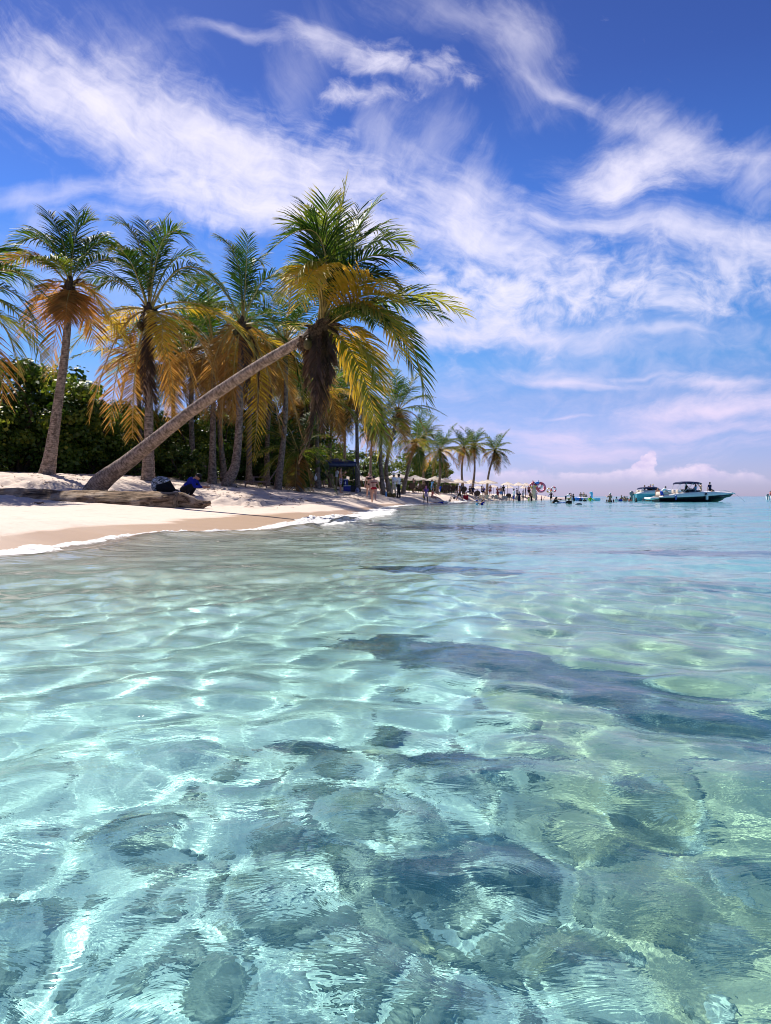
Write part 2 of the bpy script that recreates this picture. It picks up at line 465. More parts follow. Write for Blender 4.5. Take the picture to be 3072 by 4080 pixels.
# ---------------------------------------------------------------- sea
rng = np.random.RandomState(7)
WV = []   # (kx, ky, amp, phase, wavelength)
main = R(-62)   # travel direction of the chop
def wave_set(n, l0, l1, slope, spread, mean=main):
    for i in range(n):
        L = l0 * (l1 / l0) ** rng.rand()
        th = mean + rng.randn() * spread
        k = 2 * math.pi / L
        WV.append((k * math.cos(th), k * math.sin(th), slope / k, rng.rand() * 6.283, L))
wave_set(7, 2.6, 6.5, .018, .35, R(-75))
wave_set(12, .9, 2.4, .018, .55)
wave_set(22, .40, .95, .021, .8)
wave_set(44, .16, .40, .022, 1.2)
def sea_z(x, y, spacing=None):
    z = np.zeros_like(x)
    # gentle domain warp so that the sines do not read as a regular pattern
    wx = x + .10 * np.sin(1.3 * y + .7 * x) + .25 * fbm(x * .45, y * .45, 3, 31)
    wy = y + .10 * np.sin(1.1 * x - .6 * y) + .25 * fbm(x * .45 + 40, y * .45, 3, 37)
    patch = 1.0 + 1.2 * fbm(x * .28, y * .28, 3, 51)
    for kx, ky, a, ph, L in WV:
        fade = 1.0 if spacing is None else np.clip((L / spacing - 2.0) / 3.0, 0, 1)
        s = np.sin(kx * wx + ky * wy + ph)
        amp = a * fade * (patch if L < .9 else 1.0)
        z += amp * (s if L < .3 else (np.abs(np.sin(.5 * (kx * wx + ky * wy + ph))) * -2 + 1.27) * .55 + s * .45)
    return z
h = EYE
rows = [.01, .06, .12, .18, .24, .30, .36, .42, .48, .54, .60, .65, .70]
pp = 590.0
while pp > 62: rows.append(h * 712.5 / pp); pp -= 1.0
r = rows[-1]
while r < 260: r *= 1.0135; rows.append(r)
while r < 9000: r *= 1.12; rows.append(r)
rows = np.array(rows)
th = np.concatenate([np.linspace(-180, -75, 60)[:-1], np.linspace(-75, -36, 70)[:-1], np.linspace(-36, 36, 960), np.linspace(36, 75, 70)[1:], np.linspace(75, 180, 60)[1:]])
TH, RR = np.meshgrid(np.radians(th), rows)
SX, SY = RR * np.sin(TH), RR * np.cos(TH) 
RR2 = RR
spac = np.gradient(rows)[:, None] * np.ones_like(TH)
spac = np.maximum(spac, RR2 * np.gradient(np.radians(th))[None, :]) * .8
SZ = sea_z(SX.ravel(), SY.ravel(), spac.ravel()).reshape(SX.shape)
# waves calm down in the last centimetres of water and far out
dep = ground_z(SX.ravel(), SY.ravel()).reshape(SX.shape)
SZ *= np.clip(.25 + (-dep) / .35, .15, 1.0)
# a small breaker along the waterline: the swash rises and thins
sd = -shore_dist(SX.ravel(), SY.ravel()).reshape(SX.shape)
brk = np.exp(-((sd - .55) / .30) ** 2) * (.05 + .10 * np.exp(-((SY - 16.5) / 3.5) ** 2) + .06 * np.exp(-((SY - 11.0) / 1.5) ** 2))
SZ += brk * (.7 + .9 * fbm(SX.ravel() * 1.4, SY.ravel() * .8, 3, 61).reshape(SX.shape))
far = np.clip((RR - 150) / 400, 0, 1)
SZ = SZ * (1 - far)
V = np.stack([SX, SY, SZ], -1).reshape(-1, 3)
ny, nx = SX.shape
I = np.arange(ny * nx).reshape(ny, nx)
F = np.stack([I[:-1, :-1], I[:-1, 1:], I[1:, 1:], I[1:, :-1]], -1).reshape(-1, 4)
# drop the sheet where it would lie deep under dry land
zf = dep.reshape(-1)[F].min(1)
keep = (zf < .25)
F = F[keep]
used = np.unique(F); remap = np.full(len(V), -1, np.int64); remap[used] = np.arange(len(used))
V = V[used]; F = remap[F]
m, N = new_mat('sea_water')
p = N.pos(); px_, py_, pz_ = N.sep(p)
dist = N.vmath('LENGTH', N.comb(px_, py_, 0))
amt = N.range(dist, 3.0, 9.0, .34, .50)
ps = N.vmath('MULTIPLY', p, (.5, 1.0, 1))
bh = N.math('ADD', N.math('MULTIPLY', N.noise(ps, 15.0, 4, .62, .6), N.range(dist, 2, 6, .0088, .0016)), N.math('MULTIPLY', N.noise(ps, 4.6, 4, .6, .5), N.range(dist, 5, 18, .004, .020)))
bh = N.math('ADD', bh, N.math('MULTIPLY', N.noise(N.vmath('MULTIPLY', p, (.4, 1.0, 1)), .9, 4, .6, .4), N.range(dist, 9, 30, .0, .20)))
bh = N.math('ADD', bh, N.math('MULTIPLY', N.noise(N.vmath('MULTIPLY', p, (.42, 1.0, 1)), 2.1, 4, .6, .6), N.range(dist, 4, 11, .0, .075)))
nb = N.bump(bh, N.math('MULTIPLY', amt, 1.0), 1.0)
dp = N.add('ShaderNodeAttribute', attribute_name='depth').outputs['Fac']
# water tint grows with the depth of water below: red goes first
def ab(k): return N.math('POWER', k, dp)
tintc = N.add('ShaderNodeCombineColor')
for i_, k in enumerate((.575, .975, .975)): N.l.new(ab(k), tintc.inputs[i_])
rf = N.add('ShaderNodeBsdfRefraction'); rf.inputs['IOR'].default_value = 1.33; rf.inputs['Roughness'].default_value = 0.0
N.l.new(tintc.outputs[0], rf.inputs['Color']); N.l.new(nb, rf.inputs['Normal'])
gs = N.add('ShaderNodeBsdfGlossy'); gs.inputs['Roughness'].default_value = 0.03; N.l.new(nb, gs.inputs['Normal'])
lw = N.add('ShaderNodeLayerWeight'); lw.inputs['Blend'].default_value = .5; N.l.new(nb, lw.inputs['Normal'])
frv = N.math('ADD', .02, N.math('MULTIPLY', N.math('POWER', lw.outputs['Facing'], 5.0), .98))   # mirror share rises toward grazing view
# light scattered back by the water itself, more of it where the water is deep
df = N.add('ShaderNodeBsdfDiffuse'); df.inputs['Color'].default_value = (.15, .62, .86, 1)
tp = N.add('ShaderNodeBsdfTransparent'); N.l.new(tintc.outputs[0], tp.inputs['Color'])
clear = N.mixs(.12, rf.outputs[0], tp.outputs[0])
body = N.mixs(N.range(dp, .40, 2.8, 0, .8, smooth=False), clear, df.outputs[0])
sh = N.mixs(frv, body, gs.outputs[0])
N.l.new(sh, N.out.inputs['Surface'])
sme = mesh_np('sea', V, F)
at_ = sme.attributes.new('depth', 'FLOAT', 'POINT'); at_.data.foreach_set('value', np.clip(-dep.reshape(-1)[used], 0, 12).astype(np.float32))
sea = link('sea', sme, m)
tag(sea, 'clear turquoise rippled sea water', kind='structure')
sea.cycles.is_caustics_caster = True
# ---------------------------------------------------------------- foam of the small waves on the waterline
def shore_path(y0, y1, step):
    pts = SHORE
    out = []
    for i in range(len(pts) - 1):
        a, b = pts[i], pts[i + 1]
        L = np.hypot(*(b - a)); n = max(1, int(L / step))
        for k in range(n):
            out.append(a + (b - a) * k / n)
    out = np.array([p for p in out if y0 < p[1] < y1 and p[0] < 30])
    return out
def foam_band(y0, y1, step, width, thick, name, cover=.5, seed=0, inner=.25):
    P = shore_path(y0, y1, step)
    # smooth the polyline's corners, then take its normals
    for _ in range(6 if step < .1 else 2):
        P[1:-1] = (P[:-2] + P[1:-1] * 2 + P[2:]) / 4
    T = np.gradient(P, axis=0); T /= np.linalg.norm(T, axis=1)[:, None]
    Nn = np.stack([-T[:, 1], T[:, 0]], 1)          # inland
    nv = 26
    v = np.linspace(-1, 1, nv)
    wd = width(P[:, 1]); th_ = thick(P[:, 1])
    wob = fbm(P[:, 0] * .9 + seed, P[:, 1] * .9, 3, 80 + seed) * 1.1
    off = v[None, :] * wd[:, None] + (wob * .5 + inner - .3)[:, None]
    X = P[:, 0][:, None] + Nn[:, 0][:, None] * off
    Y = P[:, 1][:, None] + Nn[:, 1][:, None] * off
    gzv = ground_z(X.ravel(), Y.ravel()).reshape(X.shape)
    base = np.maximum(gzv, np.minimum(.012 + (-shore_dist(X.ravel(), Y.ravel()).reshape(X.shape)) * .03, .05))
    lump = .45 + fbm(X.ravel() * 7, Y.ravel() * 7, 4, 90).reshape(X.shape) * 1.9
    fine = fbm(X.ravel() * 16, Y.ravel() * 16, 3, 95).reshape(X.shape)
    prof = np.clip(1 - v ** 2, 0, 1)[None, :]
    Z = base + .008 + th_[:, None] * prof * np.clip(lump + .9 * fine, 0, 1.5)
    den = fbm(X.ravel() * 3.2, Y.ravel() * 3.2, 5, 99 + seed).reshape(X.shape) * 1.3 + 1.3 * fine + prof * .55 - .42 + cover * .22 + np.clip(th_ / .2, 0, .6)[:, None] * prof
    V = np.stack([X, Y, Z], -1).reshape(-1, 3)
    I = np.arange(X.size).reshape(X.shape)
    F = np.stack([I[:-1, 1:], I[:-1, :-1], I[1:, :-1], I[1:, 1:]], -1).reshape(-1, 4)
    F = F[den.reshape(-1)[F].mean(1) > 0]
    used = np.unique(F); rm = np.full(len(V), -1, np.int64); rm[used] = np.arange(len(used))
    return V[used], rm[F]
m, N = new_mat('foam_white')
f = N.noise(N.pos(), 26.0, 4)
dd = pbsdf(N, N.mix(f, (.72, .70, .68), (.93, .92, .91)), .7, .3, N.bump(f, .8, .02))
tr = N.add('ShaderNodeBsdfTranslucent'); tr.inputs['Color'].default_value = (.9, .9, .88, 1)
N.l.new(N.mixs(.3, dd.outputs[0], tr.outputs[0]), N.out.inputs[0])
def g_(y, c, s): return np.exp(-((y - c) / s) ** 2)
parts_ = [
    foam_band(5.0, 24.0, .035, lambda y: .16 + .38 * g_(y, 17.5, 4.2) + .22 * g_(y, 7.6, .9), lambda y: .016 + .11 * g_(y, 17.5, 3.6) + .03 * g_(y, 7.6, 1.0) + .04 * g_(y, 11.3, .8), 'a', .55, 0, .30),
    foam_band(14.0, 34.0, .06, lambda y: .3 + .35 * g_(y, 22, 6), lambda y: .015 + .06 * g_(y, 24, 6), 'b', .45, 3, -.35),
    foam_band(24.0, 60.0, .10, lambda y: .35 + .0 * y, lambda y: .05 + .0 * y, 'c', .5, 5, .2),
    foam_band(60.0, 175.0, .30, lambda y: .5 + .0 * y, lambda y: .05 + .0 * y, 'd', .3, 7, .2),
]
n0, VV, FF = 0, [], []
for v_, f_ in parts_:
    VV.append(v_); FF.append(f_ + n0); n0 += len(v_)
foam = link('sea_foam', mesh_np('sea_foam', np.concatenate(VV), np.concatenate(FF)), m)
tag(foam, 'white lacy foam of a small wave along the waterline', kind='stuff')
# ---------------------------------------------------------------- coconut palms
rnd = random.Random(11)
def frond_mat(name, c0, c1, c2, trans=.55):
    """leaf colour runs from c0 (by the stem) to c2 (dry tips); lets the sun through"""
    m, N = new_mat(name)
    tt = N.add('ShaderNodeAttribute', attribute_name='tip').outputs['Fac']
    rv = N.rnd()
    v = N.noise(N.obj(), 2.5, 3)
    c = N.mix(N.range(N.math('ADD', v, N.math('MULTIPLY', N.math('SUBTRACT', rv, .5), .25)), .35, .68), c0, c1)
    c = N.mix(N.math('MULTIPLY', N.range(N.math('ADD', tt, N.math('MULTIPLY', N.math('SUBTRACT', v, .5), .9)), .45, 1.0), .85), c, c2)
    dfs = N.add('ShaderNodeBsdfPrincipled'); N.put(dfs.inputs['Base Color'], c); dfs.inputs['Roughness'].default_value = .5; dfs.inputs['Specular IOR Level'].default_value = .28
    tr = N.add('ShaderNodeBsdfTranslucent'); N.put(tr.inputs['Color'], N.mix(1.0, c, (1.0, .95, .55), 'MULTIPLY'))
    N.l.new(N.mixs(trans, dfs.outputs[0], tr.outputs[0]), N.out.inputs[0])
    return m
FM = {
    'green': frond_mat('frond_green', (.024, .066, .010), (.075, .135, .018), (.34, .28, .06)),
    'fresh': frond_mat('frond_fresh_green', (.065, .14, .018), (.20, .25, .035), (.46, .37, .09)),
    'yellow': frond_mat('frond_yellow_green', (.17, .22, .030), (.43, .40, .060), (.66, .50, .18)),
    'gold': frond_mat('frond_golden', (.60, .42, .040), (.80, .50, .060), (.76, .42, .12)),
    'orange': frond_mat('frond_dry_orange', (.32, .16, .040), (.56, .28, .080), (.64, .38, .17)),
    'brown': frond_mat('frond_dead_brown', (.045, .028, .020), (.11, .062, .040), (.20, .12, .075), .25),
}
def trunk_mat():
    m, N = new_mat('palm_bark')
    p = N.obj(); rr = N.add('ShaderNodeAttribute', attribute_name='along').outputs['Fac']
    w = N.math('ADD', N.math('MULTIPLY', rr, 12.0), N.math('MULTIPLY', N.noise(p, 4.0, 3, .55), 1.5))
    saw = N.math('FRACT', w)
    ring = N.range(saw, .0, .22)
    n = N.noise(p, 9.0, 5, .65)
    c = N.mix(N.range(n, .3, .7), (.10, .074, .056), (.40, .305, .245))
    c = N.mix(N.math('MULTIPLY', N.math('SUBTRACT', 1.0, ring), .8), c, (.045, .033, .027))
    c = N.mix(N.range(N.noise(p, 1.7, 5, .65), .54, .64, 0, .55), c, (.075, .056, .046))
    h = N.math('ADD', N.math('MULTIPLY', saw, .8), N.math('MULTIPLY', n, .9))
    b = pbsdf(N, c, .85, .15, N.bump(h, .8, .03))
    N.l.new(b.outputs[0], N.out.inputs[0])
    return m
BARK = trunk_mat()
FIBRE = simple('palm_fibre', (.085, .055, .035), .9, .1, .6, 22, .6)
STALK = simple('frond_stalk', (.42, .30, .09), .5, .3, .3, 9, .2)
COCO = simple('coconut_husk', (.10, .075, .022), .6, .3, .4, 8, .3)
DRY = simple('dry_roots', (.16, .105, .075), .9, .1, .5, 18, .6)

def frond_mesh(name, P0, P1, P2, leaf_len, npair=52, hang=.5, spread=1.0, width=.042, seed=0, sweep=0.0, up=None, ragged=.12, stalk=.14):
    """one pinnate frond along the curve P0-P1-P2: a tapering stalk and two combs of drooping leaflets"""
    g = np.random.RandomState(seed)
    P0, P1, P2 = (np.array(p, float) for p in (P0, P1, P2))
    def B(t): return ((1 - t) ** 2)[:, None] * P0 + (2 * t * (1 - t))[:, None] * P1 + (t ** 2)[:, None] * P2
    def dB(t): return (2 * (1 - t))[:, None] * (P1 - P0) + (2 * t)[:, None] * (P2 - P1)
    V, F, T = [], [], []
    n = 0
    # stalk: a flat tapering rod
    ts = np.linspace(0, 1, 15); c = B(ts); tg = dB(ts); tg /= np.linalg.norm(tg, axis=1)[:, None] + 1e-9
    upv = np.array((0, 0, 1.0)) if up is None else np.array(up, float)
    side = np.cross(tg, upv); ln = np.linalg.norm(side, axis=1)
    bad = ln < .15
    if bad.all(): side[:] = (1, 0, 0)
    elif bad.any(): side[bad] = side[~bad].mean(0)
    side /= np.linalg.norm(side, axis=1)[:, None]
    nor = np.cross(side, tg)
    L = np.linalg.norm(np.diff(c, axis=0), axis=1).sum()
    rad = (.034 * (1 - ts) + .006) * max(.6, L / 4.2)
    for k in range(4):
        a = k * math.pi / 2
        V.append(c + (side * math.cos(a) * 1.25 + nor * math.sin(a)) * rad[:, None]); T.append(np.full(15, .1))
    for i in range(14):
        for k in range(4):
            k2 = (k + 1) % 4
            F.append((k * 15 + i, k2 * 15 + i, k2 * 15 + i + 1, k * 15 + i + 1))
    n = 60
    V = [np.concatenate(V)]; T = [np.concatenate(T)]
    nst = len(F)
    t = np.linspace(stalk, .995, npair)
    for sgn in (-1, 1):
        tj = np.clip(t + g.uniform(-.006, .006, npair), 0, 1)
        c = B(tj); tg = dB(tj); tg /= np.linalg.norm(tg, axis=1)[:, None] + 1e-9
        sd = np.stack([np.interp(tj, ts, side[:, k]) for k in range(3)], 1); sd /= np.linalg.norm(sd, axis=1)[:, None]
        nr = np.cross(sd, tg)
        u = (tj - stalk) / (1 - stalk)
        ll = leaf_len * np.clip(.42 + 2.6 * u, 0, 1) * np.clip(1.12 - .66 * u ** 2.6, .25, 1.0) * g.uniform(1 - ragged, 1 + ragged, npair)
        ll = ll * np.where(g.rand(npair) < (.07 if ragged < .2 else .16), g.uniform(.15, .6, npair), 1.0)     # torn leaflets
        A = np.radians(70 - 34 * u) * spread + g.normal(0, .045, npair)
        V0 = g.normal(.14, .06, npair)[:, None]   # leaflets rise a little above the stalk before they droop
        d0 = tg * np.cos(A)[:, None] + sgn * sd * np.sin(A)[:, None] + nr * V0
        d0 /= np.linalg.norm(d0, axis=1)[:, None]
        grav = np.array((0, 0, -1.0)) * (hang * g.uniform(.75, 1.3, npair) * (1 - .75 * np.clip(-tg[:, 2], 0, 1)))[:, None] + np.array((sweep, 0, 0))
        d1 = d0 + grav * .55; d1 /= np.linalg.norm(d1, axis=1)[:, None]
        d2 = d0 + grav * 1.35; d2 /= np.linalg.norm(d2, axis=1)[:, None]
        q0 = c; q1 = q0 + d0 * (ll * .34)[:, None]; q2 = q1 + d1 * (ll * .36)[:, None]; q3 = q2 + d2 * (ll * .30)[:, None]
        wd = tg - d0 * (tg * d0).sum(1)[:, None] + (.22) * nr * g.normal(0, 1, (npair, 1)); wd /= np.linalg.norm(wd, axis=1)[:, None] + 1e-9
        w = width * np.clip(ll / leaf_len, .35, 1)[:, None] * g.uniform(.8, 1.2, (npair, 1))
        pts = [q0 - wd * w * .30, q0 + wd * w * .30, q1 - wd * w * .5, q1 + wd * w * .5, q2 - wd * w * .40, q2 + wd * w * .40, q3 - wd * w * .06, q3 + wd * w * .06]
        V.append(np.stack(pts, 1).reshape(-1, 3))
        tip = np.stack([u * .35 + k for k in (0, 0, .12, .12, .34, .34, .68, .68)], 1)
        T.append(tip.ravel())
        for i in range(npair):
            b = n + i * 8
            F += [(b, b + 1, b + 3, b + 2), (b + 2, b + 3, b + 5, b + 4), (b + 4, b + 5, b + 7, b + 6)]
        n += npair * 8
    V = np.concatenate(V); T = np.concatenate(T)
    me = mesh_np(name, V, np.array(F))
    a = me.attributes.new('tip', 'FLOAT', 'POINT'); a.data.foreach_set('value', np.clip(T, 0, 1).astype(np.float32))
    mi = np.zeros(len(F), np.int32); mi[:nst] = 1
    me.polygons.foreach_set('material_index', mi)
    return me

def trunk_mesh(pts, r0, r1, base=1.7, seg=14, steps=46, lump=.05, seed=0):
    """tapered, curved trunk with leaf-scar rings; pts are spline points relative to the tree's base"""
    P = np.array(pts, float)
    tt = np.linspace(0, 1, steps)
    k = len(P)
    # Catmull-Rom through the points
    Q = np.vstack([2 * P[0] - P[1], P, 2 * P[-1] - P[-2]])
    c = []
    for t in tt:
        x = min(t * (k - 1), k - 1 - 1e-6); i = int(x); f = x - i
        a, b, d, e = Q[i], Q[i + 1], Q[i + 2], Q[i + 3]
        c.append(.5 * ((2 * b) + (-a + d) * f + (2 * a - 5 * b + 4 * d - e) * f * f + (-a + 3 * b - 3 * d + e) * f ** 3))
    c = np.array(c)
    s = np.concatenate([[0], np.cumsum(np.linalg.norm(np.diff(c, axis=0), axis=1))])
    L = s[-1]
    V, along = [], []
    ref = np.array((1.0, 0, 0))
    for i in range(steps):
        tg = c[min(i + 1, steps - 1)] - c[max(i - 1, 0)]; tg /= np.linalg.norm(tg)
        a = ref - tg * (ref @ tg); a /= np.linalg.norm(a); b = np.cross(tg, a); ref = a
        u = s[i] / L
        r = r0 * (1 - u) + r1 * u
        r *= 1 + (base - 1) * math.exp(-s[i] / (.16 * L))
        for q in range(seg):
            an = 2 * math.pi * q / seg
            rr = r * (1 + lump * float(fbm(np.array([q * .9 + seed]), np.array([s[i] * 2.2]), 3, 77)[0]) * 2 + .025 * math.cos(s[i] * 26))
            V.append(c[i] + (a * math.cos(an) + b * math.sin(an)) * rr); along.append(s[i])
    F = [(i * seg + q, i * seg + (q + 1) % seg, (i + 1) * seg + (q + 1) % seg, (i + 1) * seg + q) for i in range(steps - 1) for q in range(seg)]
    me = mesh_np('trunk', V, F)
    at_ = me.attributes.new('along', 'FLOAT', 'POINT'); at_.data.foreach_set('value', np.array(along, np.float32))
    return me, c

GROUP_P = 'coconut palms along the beach'
def add_frond(root, mesh, kind, loc=(0, 0, 0), rz=0.0, label=None):
    o = bpy.data.objects.new('frond', mesh); COL.objects.link(o); o.parent = root
    o.location = loc; o.rotation_euler = (0, 0, rz)
    if not len(mesh.materials):
        mesh.materials.append(FM[kind]); mesh.materials.append(STALK if kind != 'brown' else FIBRE)
    elif mesh.materials[0] is not FM[kind]:
        o.material_slots[0].link = 'OBJECT'; o.material_slots[0].material = FM[kind]
    if label: o['label'] = label
    return o

def crown_core(root, c, r=.28, nuts=5, seed=0, ax=(0, 0, 1)):
    g = random.Random(seed)
    ax = Vector(ax).normalized()
    b = MB()
    b.tube([Vector(c) - ax * .75, Vector(c) - ax * .25, Vector(c) + ax * .15, Vector(c) + ax * .5], [r * .55, r * .95, r * .85, r * .25], 12)
    for i in range(26):   # ragged fibre sheaths and old stalk stubs
        a = g.uniform(0, 6.28); z = g.uniform(-.6, .3)
        o = Vector((math.cos(a), math.sin(a), 0)); o = (o - ax * o.dot(ax)).normalized()
        p = Vector(c) + ax * z + o * r * .7
        q = p + o * g.uniform(.12, .38) + ax * g.uniform(-.05, .35) + Vector((0, 0, g.uniform(-.22, .02)))
        b.tube([p, (p + q) / 2 + ax * .05, q], [.055, .04, .008], 5)
    b.build('heart', FIBRE, root)
    for i in range(nuts):
        a = g.uniform(0, 6.28)
        p = Vector(c) + Vector((math.cos(a) * r * 1.5, math.sin(a) * r * 1.5, -.35 - g.uniform(0, .25)))
        k = MB(); k.ball((0, 0, 0), (.115, .115, .15), 12); k.tube([(0, 0, .12), (0, 0, .22)], [.03, .012], 6)
        o = k.build('coconut', COCO, root); o.location = p

def roots(root, n=26, r=.5, drop=.35, dirx=.4, seed=1):
    g = random.Random(seed); b = MB()
    for i in range(n):
        a = g.uniform(-2.6, .9) if dirx else g.uniform(0, 6.28)
        l = g.uniform(.5, 1.5) * r * 2
        p = Vector((math.cos(a) * .22, math.sin(a) * .22, .16)); pts = [p]
        for k in range(1, 6):
            f = k / 5
            pts.append(Vector((math.cos(a) * (.22 + l * f) + g.uniform(-.06, .06) + dirx * f * r, math.sin(a) * (.22 + l * f) + g.uniform(-.06, .06), .16 - (drop + .16) * f ** .8 + g.uniform(-.03, .05))))
        b.tube(pts, [.032, .028, .024, .018, .014, .006], 5)
    return b.build('root_mass', DRY, root)

def hero(base, crown, spline, r0, r1, label, fronds, conv, d, nuts=5, seedb=0, leaf=1.25, ax=(0, 0, 1), basek=1.7, npair=54, width=.052, wide=1.0):
    """a palm whose every frond is placed: fronds = (control, tip, depth shift, kind, hang)"""
    base = Vector(base)
    t = empty('coconut_palm', base, label, 'palm tree', GROUP_P)
    me, c = trunk_mesh([Vector(p) - base for p in spline], r0, r1, basek, seed=seedb, steps=60)
    link('trunk', me, BARK, t)
    cr = Vector(crown) - base
    crown_core(t, cr, r1 * 2.0, nuts, seedb, ax)
    for i, f in enumerate(fronds):
        (cx, cy), (tx, ty), dd, kind, hang = f[:5]
        st = f[5] if len(f) > 5 else None
        p1 = at(*conv(cx, cy), d + dd * .5) - base; p2 = at(*conv(tx, ty), d + dd) - base
        p0 = cr + Vector((rnd.uniform(-.08, .08), rnd.uniform(-.08, .08), rnd.uniform(-.05, .2))) if st is None else at(*conv(*st), d) - base
        p1 = p1 + (p1 - (p0 + p2) / 2) * .30
        if wide != 1.0: p1 = p0 + (p1 - p0) * wide; p2 = p0 + (p2 - p0) * wide
        m = frond_mesh('frond', p0, p1, p2, leaf * (1.0 if kind != 'brown' else .5), npair, hang, seed=seedb * 100 + i, spread=.95 if kind != 'brown' else .55, ragged=.12 if kind not in ('brown', 'orange') else .25, width=width)
        add_frond(t, m, kind)
    return t

# --- the tilted palm over the water
R2 = lambda x, y: (800 + x * .6603, 700 + y * .6603)
R1 = lambda x, y: (x * .6002, 800 + y * .6002)
dl = 18.6
bb = at(352, 1958, 22.0); bb.z = gz(bb.x, bb.y) - .25
cr = at(1278, 1312, dl)
s1 = at(520, 1832, 21.5); s2 = at(760, 1640, 20.8); s3 = at(1000, 1475, 19.9); s4 = at(1180, 1368, 19.1)
lean = hero(bb, cr, [bb, at(400, 1925, 21.9), s1, s2, s3, s4, cr], .195, .125, 'long palm tilted low over the beach toward the water, with golden and dead fronds', [
    ((800, 450), (872, 60), .2, 'yellow', .15), ((850, 430), (1052, 175), .9, 'fresh', .35), ((830, 500), (960, 200), 1.4, 'green', .3),
    ((790, 210), (438, 430), -.5, 'green', .35), ((770, 380), (640, 190), .9, 'green', .3), ((750, 300), (520, 300), .5, 'green', .3), ((760, 450), (760, 150), -.3, 'fresh', .25),
    ((930, 400), (1275, 545), -.9, 'green', .55), ((980, 330), (1240, 430), .9, 'fresh', .5), ((900, 350), (1130, 330), 1.3, 'green', .4), ((950, 520), (1180, 660), -.3, 'green', .6),
    ((690, 410), (490, 745), -1.2, 'yellow', .8), ((705, 430), (605, 775), -1.6, 'gold', .8), ((700, 480), (690, 640), .5, 'fresh', .7),
    ((1050, 670), (1205, 1090), -1.3, 'gold', .75), ((1000, 720), (1190, 960), -1.6, 'yellow', .9), ((960, 660), (1170, 760), -1.4, 'gold', .35), ((980, 560), (1120, 700), -1.7, 'gold', .2), ((930, 760), (1060, 900), -1.9, 'green', .9),
    ((1220, 640), (1570, 835), .9, 'yellow', .45), ((1150, 700), (1450, 860), .5, 'fresh', .6),
    ((1230, 730), (1368, 1420), .4, 'fresh', .8), ((1130, 720), (1290, 1180), 1.0, 'green', .8),
    ((960, 1030), (1095, 1670), -1.2, 'yellow', .9), ((1000, 890), (1112, 1290), .3, 'gold', .75), ((900, 1000), (1010, 1480), .9, 'gold', .8), ((980, 980), (1060, 1230), -.6, 'yellow', .8),
    ((770, 980), (770, 1260), -.4, 'brown', 1.0), ((760, 1180), (610, 1700), .2, 'brown', .9), ((690, 980), (640, 1270), .4, 'brown', 1.0), ((700, 1080), (690, 1350), -.6, 'brown', 1.0),
    ((740, 1050), (735, 1560), .6, 'brown', 1.0), ((740, 1100), (660, 1600), .1, 'brown', 1.0),
], R2, dl, nuts=5, seedb=3, leaf=1.02, ax=(.75, -.2, .6), basek=2.0)

roots(lean, 30, .55, .30, .35, 9)
# --- three tall palms standing on the sand bank
def upright(px, py, cx, cy, d, bend, r0, r1, label, fronds, conv, seed, **k):
    b = at(px, py, d); b.z = gz(b.x, b.y) - .15
    c = at(cx, cy, d)
    pts = [b] + [at(x, y, d) for x, y in bend] + [c]
    return hero(b, c, pts, r0, r1, label, fronds, conv, d, seedb=seed, **k)
palm_a = upright(185, 1893, 278, 1150, 28.0, [(205, 1790), (238, 1560), (262, 1380)], .20, .12, 'thin curved palm with swollen foot at the left, before the dark bushes', [
    ((430, 260), (330, 125), .6, 'green', .3), ((480, 240), (585, 165), .3, 'green', .35), ((470, 330), (520, 110), 1.2, 'green', .2), ((330, 230), (130, 320), -.4, 'green', .5), ((380, 260), (230, 250), 1.0, 'green', .4),
    ((600, 270), (725, 320), .4, 'green', .6), ((610, 380), (770, 430), -.8, 'green', .7), ((560, 300), (640, 270), 1.2, 'green', .5), ((400, 400), (280, 400), -1.4, 'fresh', .7),
    ((250, 310), (0, 480), -.5, 'orange', .7), ((280, 340), (60, 420), .6, 'yellow', .6),
    ((320, 500), (155, 890), -.5, 'orange', .8), ((400, 640), (345, 1090), .3, 'orange', .9), ((360, 560), (230, 860), .8, 'orange', .9), ((560, 520), (690, 770), .4, 'orange', .8), ((620, 560), (790, 940), -.4, 'gold', .8),
    ((450, 620), (440, 760), -.9, 'orange', 1.0), ((490, 620), (480, 760), -.4, 'orange', 1.0), ((560, 640), (610, 900), 1.0, 'orange', .9),
], R1, 11, nuts=4, npair=52, wide=1.10, leaf=1.12)
